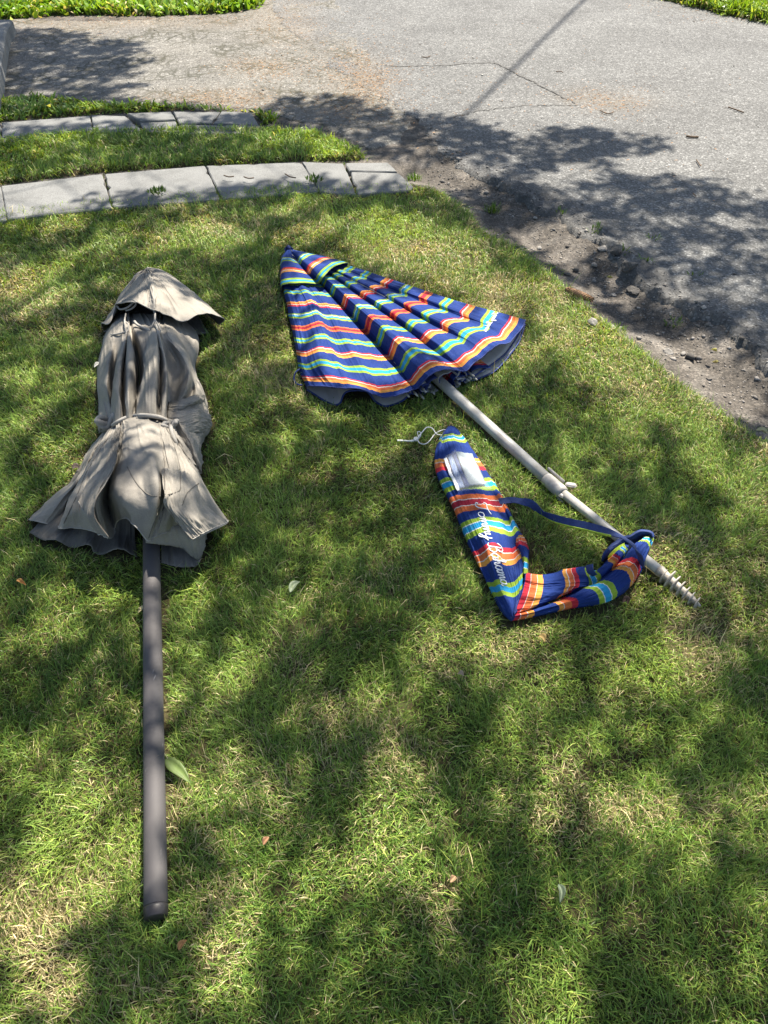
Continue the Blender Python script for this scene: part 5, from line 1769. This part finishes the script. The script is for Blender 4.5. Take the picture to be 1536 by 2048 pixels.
o = mesh_np('verge_gravel', V, F, M['grain'], smooth=False, col=np.repeat(cg, 6, 0)); tag(o, 'loose grey gravel and crumbled asphalt along the verge', 'gravel', kind='stuff')
# grit over driveway & road
N = 9000
x = rng.uniform(-3.2, 3.4, N); y = rng.uniform(3.6, 8.6, N)
k = (sdist(x, y, LAWN) < -.02) & (sdist(x, y, STRIP_B) < -.02) & (sdist(x, y, STRIP_C) < 0) & (sdist(x, y, GRASS_D) < 0) & (sdist(x, y, GRASS_E) < 0)
pxx, pyy = PX(x, y); k &= ~((pyy > 318) & (pxx < 850)) & ~((pyy > 222) & (pxx < 540))
k &= rng.random(N) < np.where(sdist(x, y, DRIVE) > 0, .9, .25)
x, y = x[k], y[k]
r_s = np.exp(rng.normal(-5.75, .35, len(x)))
V, F = octa(len(x), np.stack([x, y, surf_all(x, y) + r_s * .2], 1), r_s, seed=5)
cg = np.array([.24, .23, .21]) * rng.uniform(.3, 1.9, len(x))[:, None]
o = mesh_np('road_grit', V, F, M['grain'], smooth=False, col=np.repeat(cg, 6, 0)); tag(o, 'scattered fine grit on the road and the driveway', 'grit', kind='stuff')

# brown needles and catkins
spots = [(735, 160, 40, 40, 900), (715, 130, 60, 22, 350), (525, 135, 55, 14, 420), (580, 45, 45, 40, 420), (470, 196, 70, 12, 350), (390, 200, 60, 10, 200), (1235, 205, 38, 16, 190), (1175, 190, 30, 12, 90),
         (740, 205, 70, 20, 260), (280, 36, 200, 6, 500), (660, 110, 60, 60, 250), (1000, 200, 260, 80, 140), (860, 180, 150, 60, 180), (1250, 260, 150, 60, 90), (150, 65, 80, 20, 150), (1340, 10, 60, 12, 120), (1450, 36, 60, 8, 120)]
P = []
for cx, cy, sx, sy, n in spots:
    for i in range(n):
        P.append((rng.normal(cx, sx), rng.normal(cy, sy)))
P = np.array([p for p in P if p[1] > -60])
W3 = np.array([G(a_, b2, .01) for a_, b2 in P])
x, y = W3[:, 0], W3[:, 1]; z = surf_all(x, y) + .003
n = len(x); th = rng.uniform(0, 6.28, n); L = rng.uniform(.008, .030, n); W = rng.uniform(.001, .0028, n)
dx, dy = np.cos(th) * L / 2, np.sin(th) * L / 2; sx, sy = -np.sin(th) * W, np.cos(th) * W
V = np.stack([np.stack([x - dx, y - dy, z], 1), np.stack([x + sx, y + sy, z + .003], 1), np.stack([x + dx, y + dy, z + .001], 1), np.stack([x - sx, y - sy, z + .0015], 1)], 1)
cn = np.array([.30, .165, .075]) * rng.uniform(.5, 1.4, n)[:, None]
o = mesh_np('brown_needles', V.reshape(-1, 3), np.arange(4 * n).reshape(-1, 4), M['grain'], smooth=False, col=np.repeat(cn, 4, 0)); tag(o, 'drifts of brown needles and catkins on the asphalt', 'needles', kind='stuff')


def twig(pts, r, label, zoff=.008):
    W_ = gp(pts, .01); zz = surf_all(W_[:, 0], W_[:, 1]) + zoff
    o = tube('twig', np.c_[W_, zz], r, M['twig'], None, 6, n=10)
    tag(o, label, 'twig', 'twigs on the asphalt')


twig([(1372, 274), (1383, 276), (1396, 276)], .006, 'thick dark twig alone on the sunny road at the right')
twig([(1456, 215), (1470, 220), (1487, 226)], .004, 'thin twig on the road furthest to the right')
twig([(843, 115), (852, 116), (861, 113)], .003, 'tiny twig on the road in the middle of the picture top')
twig([(1112, 145), (1120, 144), (1126, 146)], .003, 'tiny twig just right of the cable shadow')
twig([(1385, 390), (1391, 396)], .003, 'short bit of twig in the shaded road')
twig([(1392, 322), (1400, 335)], .003, 'short twig in the sun below the thick twig')
twig([(1200, 222), (1215, 228), (1226, 226)], .003, 'twig at the edge of the needle drift on the road')
# scraps on the slabs
for (x_, y_), (x2, y2), lb in (((448, 353), (468, 355), 'curved twig on the third slab'), ((488, 356), (508, 358), 'dark catkin on the third slab from the left'), ((570, 350), (592, 358), 'long curled twig on the sunlit third slab')):
    W_ = gp([(x_, y_), ((x_ + x2) / 2, (y_ + y2) / 2 + 2), (x2, y2)], .046)
    tag(tube('twig', np.c_[W_, np.full(3, .052)], .003, M['twig'], None, 6, n=10), lb, 'twig', 'twigs on the slabs')


def pebble(px, py, r, label, squash=.6, z=None, col=None, rough_=.25):
    c0 = G(px, py, .01)
    import bmesh
    bm = bmesh.new(); bmesh.ops.create_icosphere(bm, subdivisions=2, radius=1)
    sd_ = random.random() * 50
    rs = np.random.default_rng(int(px * 3 + py))
    pl = rs.normal(0, 1, (11, 3)); pl /= np.linalg.norm(pl, axis=1)[:, None]; pd_ = rs.uniform(.5, .85, 11)
    for v in bm.verts:
        c_ = np.array(v.co)
        for n_, d_ in zip(pl, pd_):
            q_ = c_ @ n_
            if q_ > d_: c_ = c_ - n_ * (q_ - d_)
        c_ = c_ * (1 + .10 * rs.normal(0, 1) * rough_)
        v.co = Vector((c_[0] * r * 1.15, c_[1] * r * .9, c_[2] * r * squash))
    me = bpy.data.meshes.new('stone'); bm.to_mesh(me); bm.free(); me.materials.append(col or M['stone'])
    o = bpy.data.objects.new('stone', me); COL.objects.link(o)
    zz = float(surf_all(np.array([c0[0]]), np.array([c0[1]]))[0]) if z is None else z
    o.location = (c0[0], c0[1], zz + r * squash * .45); o.rotation_euler = (0, 0, random.random() * 6)
    tag(o, label, 'stone')


pebble(1341, 690, .023, 'pale angular stone on the dirt verge, largest there')
pebble(1371, 695, .014, 'rounder stone just right of the angular one on the verge')
pebble(1182, 654, .022, 'grey stone at the lawn edge near the striped canopy', z=.03)
pebble(1222, 650, .020, 'dark flat stone lying between lawn and dirt', squash=.4)
pebble(1231, 571, .016, 'whitish flat stone in the middle of the dirt verge', squash=.4)
pebble(1082, 480, .016, 'pale stone in the sunny dirt hollow')
pebble(1348, 350, .016, 'small dark stone in the sunlit patch of road')
pebble(1186, 435, .010, 'tiny stone at the shaded asphalt edge')
pebble(1232, 508, .040, 'crumbled lump of asphalt in the verge, beside the hollow', squash=.55, col=M['lump'], rough_=1.0)
pebble(1254, 545, .044, 'dark crumbled lump of asphalt nearest the middle of the verge', squash=.5, col=M['lump'], rough_=1.0)
pebble(1206, 495, .030, 'pale broken asphalt chunk at the sunny edge of the hollow', squash=.5)
pebble(1272, 572, .032, 'low lump of broken asphalt below the dark one', squash=.4, col=M['lump'], rough_=1.0)


def leaf(pts, wid, col, label, z=.045, curl=.01, name='fallen_leaf'):
    P3 = np.array([G(x_, y_, z) for x_, y_ in pts])
    Q = crom(P3, 14); T = np.gradient(Q, axis=0); T /= np.linalg.norm(T, axis=1)[:, None]
    s_ = np.cross(T, [0, 0, 1.]); s_ /= np.linalg.norm(s_, axis=1)[:, None]
    u = np.linspace(0, 1, 14); w_ = wid * np.sin(np.pi * u ** .8) ** .9 + .0005
    V = []
    for k in (-1, -.5, 0, .5, 1):
        V.append(Q + s_ * (w_ * k)[:, None] + np.array([0, 0, 1.]) * (abs(k) * curl * np.sin(np.pi * u) + .0)[:, None])
    V = np.array(V).transpose(1, 0, 2)
    rr = 1 + .25 * (rng.random((14, 5, 1)) - .5)
    cc = np.array(col)[None, None] * rr; cc[:, 2] *= 1.35
    o = mesh_np(name, V.reshape(-1, 3), gridfaces(14, 5), M['leaf'], col=cc.reshape(-1, 3))
    md = o.modifiers.new('t', 'SOLIDIFY'); md.thickness = .0004
    tag(o, label, 'leaf'); return o


leaf([(328, 1515), (345, 1530), (362, 1545), (382, 1567)], .013, (.10, .145, .04), 'long pale green leaf lying against the right side of the grey pole', z=.045, curl=.006)
leaf([(580, 1185), (588, 1172), (600, 1163)], .009, (.22, .27, .17), 'small pale grey green leaf on the lawn between umbrella and bag')
leaf([(34, 1159), (42, 1165), (52, 1170)], .005, (.50, .26, .08), 'small orange brown leaf at the left edge of the lawn')
leaf([(357, 1900), (364, 1890), (374, 1880)], .005, (.50, .26, .10), 'reddish brown leaf scrap below the end of the grey pole')
leaf([(1117, 1768), (1123, 1784), (1120, 1806)], .006, (.13, .17, .11), 'slender grey green leaf lying upright in the picture at lower right')
leaf([(916, 1348), (922, 1349), (928, 1352)], .005, (.45, .34, .24), 'tiny pale brown petal on the lawn in the middle')
leaf([(900, 1765), (907, 1758), (911, 1752)], .005, (.32, .21, .12), 'brown leaf scrap on the dry lawn patch')
leaf([(1078, 1272), (1085, 1276), (1090, 1284)], .008, (.36, .25, .09), 'brownish yellow leaf just below the striped bag')
leaf([(1245, 1205), (1253, 1200), (1256, 1209)], .006, (.10, .06, .04), 'dark brown curled leaf right of the striped bag')
leaf([(526, 1690), (532, 1682), (538, 1674)], .005, (.40, .22, .12), 'thin reddish leaf scrap right of the pole')
leaf([(278, 1215), (284, 1220), (276, 1226)], .006, (.40, .36, .2), 'pale scrap of leaf left of the grey pole')
leaf([(1422, 699), (1430, 702), (1434, 703)], .004, (.40, .38, .10), 'yellow green leaf on the verge dirt', z=.03)
leaf([(1424, 724), (1432, 726), (1438, 723)], .006, (.24, .21, .07), 'curled olive leaf on the verge', z=.03)
leaf([(1512, 860), (1525, 862), (1536, 868)], .008, (.5, .46, .25), 'pale long leaf at the right picture edge on the dirt', z=.02)
leaf([(1213, 553), (1219, 556), (1226, 555)], .008, (.32, .30, .08), 'small yellowish leaf on the verge above the whitish stone', z=.02)
leaf([(180, 643 - 435), (92, 211), (97, 213)][1:] + [(101, 214)], .016, (.6, .55, .03), 'yellow dandelion bloom scrap in the weedy strip', z=.06)
leaf([(205, 727), (196, 731), (188, 735)], .010, (.38, .38, .36), 'pale grey scrap left of the folded grey canopy')
leaf([(145, 938), (152, 935), (159, 936)], .010, (.08, .06, .05), 'dark leaf beside the left side of the grey canopy')

# the cone at the lawn edge
cA = G(1131, 577, .03); cB = G(1181, 598, .03)
cone = empty('spruce_cone', (cA + cB) / 2, 'long brown spruce cone lying at the edge between lawn and dirt verge', 'cone')
axv = cB - cA; Lc = np.linalg.norm(axv); axv /= Lc
core = tube('cone_core', [cA, cA + axv * Lc * .3, cA + axv * Lc * .7, cB], [.004, .013, .014, .007], M['cone'], cone, 12)
s1_ = np.cross(axv, [0, 0, 1]); s1_ /= np.linalg.norm(s1_); s2_ = np.cross(axv, s1_)
sc_me = None
V0 = np.array([(0, -.006, 0), (0, .006, 0), (.010, .007, .004), (.015, 0, .0052), (.010, -.007, .004)])
for k in range(130):
    q = (k + .5) / 130; th = k * 2.39996
    rad_ = .0135 * math.sin(math.pi * (0.08 + .86 * q)) ** .6
    c = cA + axv * Lc * q; dr2 = s1_ * math.cos(th) + s2_ * math.sin(th); tn = np.cross(axv, dr2)
    if sc_me is None:
        sc_me = bpy.data.meshes.new('cone_scale'); sc_me.from_pydata([tuple(v) for v in V0], [], [(0, 1, 2, 3, 4)]); sc_me.materials.append(M['cone'])
    o = bpy.data.objects.new('cone_scale', sc_me); COL.objects.link(o); o.parent = cone
    from mathutils import Matrix
    R_ = Matrix((axv.tolist(), tn.tolist(), dr2.tolist())).transposed().to_4x4()
    R_.translation = Vector((c + dr2 * rad_ * .7).tolist()) - Vector(cone.location)
    o.matrix_local = R_

# ------------------------------------------------------------------ trees whose crowns hang over the scene (their shade falls into it)
LIT = [  # photo x, y, rx, ry, how sunny
    (40, 590, 75, 45, .9), (110, 560, 60, 40, .5), (20, 440, 50, 22, .8), (110, 428, 70, 16, .6), (370, 495, 90, 22, .8), (470, 480, 60, 25, .6), (300, 455, 60, 14, .4),
    (830, 505, 85, 45, .95), (700, 465, 80, 22, .7), (930, 575, 60, 22, .7), (1050, 600, 90, 26, .85), (1130, 640, 50, 20, .7), (1200, 715, 70, 55, .9), (1130, 690, 60, 18, .5), (1290, 790, 60, 40, .8),
    (1260, 860, 60, 18, .4), (30, 850, 60, 22, .8), (90, 940, 45, 35, .8), (60, 1010, 50, 20, .5), (430, 700, 20, 30, .6), (25, 700, 40, 18, .3),
    (640, 1100, 60, 30, .45), (600, 1240, 110, 45, .75), (380, 1235, 60, 45, .8), (80, 1235, 80, 25, .6), (230, 1205, 50, 30, .7), (160, 1290, 90, 30, .55), (750, 940, 60, 40, .5), (770, 900, 40, 20, .5), (640, 940, 50, 30, .35),
    (1385, 850, 60, 45, .75), (1470, 985, 70, 45, .9), (1530, 1010, 40, 50, .8), (1410, 940, 40, 25, .6), (1080, 975, 60, 30, .9), (1130, 1040, 30, 18, .8), (900, 1290, 110, 40, .75), (1010, 1320, 90, 30, .6), (860, 1180, 60, 30, .3),
    (390, 1440, 60, 22, .5), (380, 1590, 55, 60, .85), (500, 1640, 90, 60, .8), (620, 1700, 90, 45, .8), (450, 1800, 90, 60, .6), (600, 1850, 90, 40, .35), (110, 1760, 130, 90, .95), (60, 1900, 90, 90, 1.), (150, 1600, 90, 45, .6), (200, 1850, 70, 60, .7), (120, 2020, 130, 40, .5),
    (775, 1560, 55, 55, .8), (760, 1680, 60, 70, .9), (790, 1790, 60, 60, .7), (720, 1900, 60, 60, .5), (800, 1480, 60, 30, .4), (1120, 1580, 110, 35, .75), (1200, 1650, 70, 50, .6), (1270, 1330, 120, 40, .8), (1380, 1390, 80, 45, .7), (1480, 1290, 60, 40, .4), (1250, 1480, 70, 30, .4),
    (1340, 1720, 45, 80, .85), (1400, 1880, 70, 50, .7), (1490, 1900, 50, 60, .9), (1060, 1960, 110, 55, .85), (940, 1990, 70, 40, .5), (1310, 1500, 60, 30, .3), (1500, 1560, 50, 60, .4), (560, 1990, 80, 35, .4), (1180, 1880, 40, 30, .4),
    # sun on the grey umbrella
    (300, 870, 42, 50, 1.), (250, 790, 20, 40, .9), (350, 600, 75, 38, 1.), (285, 945, 55, 40, .6), (230, 650, 30, 18, .8), (205, 940, 22, 50, .5), (150, 1010, 50, 20, .4),
    # striped canopy mostly in soft sun
    (640, 650, 80, 90, .65), (760, 700, 120, 60, .55), (860, 620, 120, 50, .45), (680, 770, 100, 30, .9), (900, 720, 60, 30, .75), (1010, 700, 45, 40, .9), (600, 560, 50, 45, .6), (1000, 650, 60, 20, .6),
    # beach umbrella pole & bag
    (980, 870, 60, 40, .45), (1180, 1010, 50, 35, .85), (1290, 1110, 40, 30, .6), (960, 1000, 60, 60, .55), (1000, 1130, 50, 60, .5), (930, 930, 40, 40, .7), (1080, 1190, 60, 35, .65), (1200, 1160, 60, 30, .55), (1250, 1090, 40, 25, .5),
    # poles
    (1350, 1170, 60, 45, .8), (307, 1300, 40, 40, .6), (307, 1660, 40, 50, .7), (300, 1190, 50, 30, .7), (290, 1440, 60, 40, .5), (300, 1780, 60, 40, .6),
    # slabs, strip, verge
    (60, 395, 150, 22, .75), (530, 350, 100, 14, .55), (740, 345, 70, 12, .85), (330, 360, 60, 10, .3), (100, 250, 130, 12, .7), (300, 248, 120, 8, .6), (450, 232, 80, 8, .8), (560, 285, 90, 16, .85), (660, 305, 50, 12, .8), (120, 290, 90, 18, .4), (360, 270, 60, 10, .5),
    (40, 335, 70, 10, .3), (690, 262, 30, 5, .8), (830, 298, 60, 8, .5), (890, 345, 70, 16, .85), (960, 352, 40, 8, .6), (1125, 478, 60, 22, .9), (1085, 455, 30, 14, .7), (1185, 500, 35, 12, .8), (1240, 575, 50, 9, .6), (1340, 585, 35, 8, .8), (1400, 680, 60, 16, .6), (1430, 740, 80, 28, .9), (1500, 800, 50, 30, .8),
    (1480, 450, 45, 12, .95), (1400, 455, 24, 7, .8), (1345, 447, 20, 7, .6), (1190, 400, 30, 8, .8), (1110, 365, 60, 9, .7), (1150, 340, 50, 12, .6), (1290, 470, 20, 5, .3), (1450, 600, 60, 12, .5), (1500, 580, 40, 10, .5)]
SHADE_ROAD = [(20, 60), (90, 58), (150, 64), (200, 78), (310, 92), (315, 103), (240, 112), (300, 122), (260, 140), (285, 150), (215, 160), (290, 172), (230, 178), (250, 195), (330, 206), (420, 216), (520, 222), (560, 196), (625, 190), (700, 198), (740, 205), (700, 214),
              (760, 222), (850, 228), (900, 240), (985, 256), (1040, 280), (1075, 272), (1100, 262), (1180, 256), (1260, 272), (1350, 280), (1290, 292), (1370, 305), (1260, 308), (1180, 315), (1220, 332), (1280, 352), (1350, 358), (1420, 372), (1480, 395), (1536, 408), (1700, 430), (2100, 520), (2400, 1200),
              (1536, 900), (1200, 640), (950, 420), (800, 330), (500, 270), (0, 290), (-300, 320), (-300, 60)]
SR = gp(SHADE_ROAD)


def on_cloth(i0, i1, z):
    for i in range(i0, i1):
        cx, cy, rx, ry, a_ = LIT[i]
        p = G(cx, cy, z); q = p[:2] - np.array([SUN.x, SUN.y]) / SUN.z * z
        X_, Y_ = PX(q[0], q[1], 0.0)
        LIT[i] = (float(X_), float(Y_), rx, ry, a_)


LIT = [(a, b, c * (1.35 if (b < 900 and a > 680 and c < 100) else 1), d * (1.35 if (b < 900 and a > 680 and c < 100) else 1), e) for a, b, c, d, e in LIT]
ig = [l[:2] for l in LIT].index((300, 870)); ib = [l[:2] for l in LIT].index((640, 650)); ip = [l[:2] for l in LIT].index((980, 870)); iq = [l[:2] for l in LIT].index((307, 1300))
on_cloth(ig, ib, .19); on_cloth(ib, ip, .07); on_cloth(ip, iq, .05); on_cloth(iq, iq + 2, .05)


def light_at(x, y):
    px, py = PX(x, y)
    s = np.zeros(x.shape)
    for cx, cy, rx, ry, a_ in LIT:
        s = s + a_ * np.exp(-(((px - cx) / (rx * 1.0)) ** 2 + ((py - cy) / (ry * 1.0)) ** 2) ** 1.2)
    s = s * (.65 + .8 * fbm(x * 7, y * 7, 207, 3))
    s = np.clip((s - .20) / .30, 0, 1); s = s * s * (3 - 2 * s)
    base_ = np.full(x.shape, .10)
    onlawn = inpoly(x, y, LAWN) | inpoly(x, y, STRIP_B) | inpoly(x, y, STRIP_C)
    base_ = np.where(onlawn, .05 + .10 * fbm(x * 4, y * 4, 205, 3), base_)
    shroad = inpoly(x, y, SR)
    base_ = np.where(~onlawn & ~shroad & (y > 2.2), 1.0, base_)
    base_ = np.where(~onlawn & shroad, .03, base_)
    out = (px < -120) | (px > 1660) | (py > 2150)
    rnd = np.clip((fbm(x * 1.6, y * 1.6, 201, 3) - .45) * 4, 0, 1) * .8 + .08
    L = np.maximum(base_, s)
    L = np.where(out & ~((~onlawn) & (~shroad) & (y > 2.2)), rnd, L)
    return L


LEAF_A = 0.00125
def crown(cnt_area, seed):
    r_ = np.random.default_rng(seed)
    x0, x1, y0, y1 = -4.2, 4.6, -1.2, 7.6
    tau_max = 3.3
    per = 9
    N = int((x1 - x0) * (y1 - y0) * tau_max / LEAF_A / per)
    x = r_.uniform(x0, x1, N); y = r_.uniform(y0, y1, N)
    L = np.clip(light_at(x, y), .037, 1)
    tau = -np.log(L)
    k = r_.random(N) < tau / tau_max
    x, y = x[k], y[k]
    n = len(x)
    hgt = r_.uniform(3.4, 5.2, n)
    c = np.stack([x + SUN.x / SUN.z * hgt, y + SUN.y / SUN.z * hgt, hgt], 1)
    # leaves round each cluster centre
    P = np.repeat(c, per, 0) + r_.normal(0, 1, (n * per, 3)) * np.array([.034, .034, .05])
    m_ = len(P)
    nrm = r_.normal(0, 1, (m_, 3)) * .55 + np.array([SUN.x * .3, SUN.y * .3, 1.0]); nrm /= np.linalg.norm(nrm, axis=1)[:, None]
    a_ = r_.normal(0, 1, (m_, 3)); a_ -= nrm * (a_ * nrm).sum(1)[:, None]; a_ /= np.linalg.norm(a_, axis=1)[:, None]
    b2 = np.cross(nrm, a_)
    l_ = r_.uniform(.024, .040, m_)[:, None]; w_ = l_ * .55
    V = np.stack([P - a_ * l_, P + b2 * w_ - a_ * l_ * .1, P + a_ * l_, P - b2 * w_ - a_ * l_ * .1], 1)
    return c, V, m_


cc_, LV, mL = crown(None, 3)
print('leaves', mL)
trunks = [(np.array([-4.7, 3.4]), 'broad tree left of the lawn, outside the picture, its crown shading the lawn'),
          (np.array([1.75, -1.7]), 'leafy tree behind the viewer whose branches reach over the road verge')]
own_c = (np.hypot(cc_[:, 0] - trunks[1][0][0], (cc_[:, 1] - trunks[1][0][1]) * .8) < np.hypot(cc_[:, 0] - trunks[0][0][0], (cc_[:, 1] - trunks[0][0][1]))).astype(int)
own_l = np.repeat(own_c, 9)
for ti, (tb, lb) in enumerate(trunks):
    tr = empty('broadleaf_tree', (*tb, 0), lb, 'tree')
    rr = .17
    z_ = np.linspace(-.05, 4.0, 12)
    TP = np.stack([tb[0] + .10 * np.sin(z_ * .9 + ti), tb[1] + .12 * np.sin(z_ * .7), z_], 1)
    tube('trunk', TP, np.interp(z_, [-.05, .3, 4.0], [rr * 1.5, rr, rr * .6]), M['bark'], tr, 14)
    idx = np.where(own_c == ti)[0]
    r_ = np.random.default_rng(50 + ti)
    C_ = cc_[idx]
    # limbs to spread-out targets
    cen = C_[r_.choice(len(C_), 9, replace=False)]
    for _ in range(6):
        as_ = np.argmin(((C_[:, None] - cen[None]) ** 2).sum(2), 1)
        cen = np.array([C_[as_ == q].mean(0) if (as_ == q).any() else cen[q] for q in range(len(cen))])
    Vb = []; Fb = []; off = 0; nodes = []
    for q in cen:
        s_ = TP[-2] if r_.random() < .6 else TP[-4]
        mid = (s_ + q) / 2 + np.array([0, 0, .9]) + r_.normal(0, .1, 3)
        L_ = crom(np.array([s_, mid, q + np.array([0, 0, .15])]), 20) + r_.normal(0, .015, (20, 3))
        V, F = tube_arrays(L_, np.interp(np.linspace(0, 1, 20), [0, .25, 1], [.026, .009, .004]), 6)
        Vb.append(V); Fb += [tuple(i + off for i in f) for f in F]; off += len(V); nodes.append(L_[6:])
    nodes = np.vstack(nodes)
    for q in C_[r_.choice(len(C_), 200, replace=False)]:
        s_ = nodes[np.argmin(((nodes - q) ** 2).sum(1))]
        L_ = crom(np.array([s_, (s_ + q) / 2 + np.array([0, 0, .08]), q]), 6)
        V, F = tube_arrays(L_, np.linspace(.007, .002, 6), 4)
        Vb.append(V); Fb += [tuple(i + off for i in f) for f in F]; off += len(V)
    br = py_mesh('branches', np.vstack(Vb), Fb, M['bark'], tr); br['kind'] = 'stuff'
    V = LV[own_l == ti]; nL = len(V)
    lc = np.array([.045, .105, .018]) * r_.uniform(.6, 1.5, nL)[:, None]
    cr = mesh_np('crown', V.reshape(-1, 3), np.arange(4 * nL).reshape(-1, 4), M['leaf'], tr, smooth=False, col=np.repeat(lc, 4, 0)); cr['kind'] = 'stuff'

# overhead cable, above the picture; its shadow crosses the road
hc = 6.2
sh = np.array([SUN.x / SUN.z * hc, SUN.y / SUN.z * hc])
ga, gb = G(1168, 0)[:2], G(900, 262)[:2]
dirc = (ga - gb) / np.linalg.norm(ga - gb)
PA = gb - dirc * 9 + sh; PB = ga + dirc * 12 + sh
u = np.linspace(0, 1, 60)
cabP = np.stack([PA[0] + (PB[0] - PA[0]) * u, PA[1] + (PB[1] - PA[1]) * u, hc + .5 * ((2 * u - 1) ** 2 - .1)], 1)
cb_ = tube('overhead_cable', cabP, .017, M['cable'], None, 10); tag(cb_, 'thick black overhead cable crossing above the road between two wooden poles', 'cable')
for q, lb in ((PA, 'wooden utility pole behind the viewer carrying the overhead cable'), (PB, 'wooden utility pole beyond the road carrying the overhead cable')):
    up_ = empty('utility_pole', (*q, 0), lb, 'utility pole')
    tube('pole_shaft', [(q[0], q[1], -.1), (q[0], q[1], 4), (q[0], q[1], 7.6)], [.15, .13, .11], M['wood'], up_, 16)
    perp = np.array([-dirc[1], dirc[0]])
    tube('crossarm', [(*(q - perp * .9), 7.1), (*(q + perp * .9), 7.1)], .055, M['wood'], up_, 8)
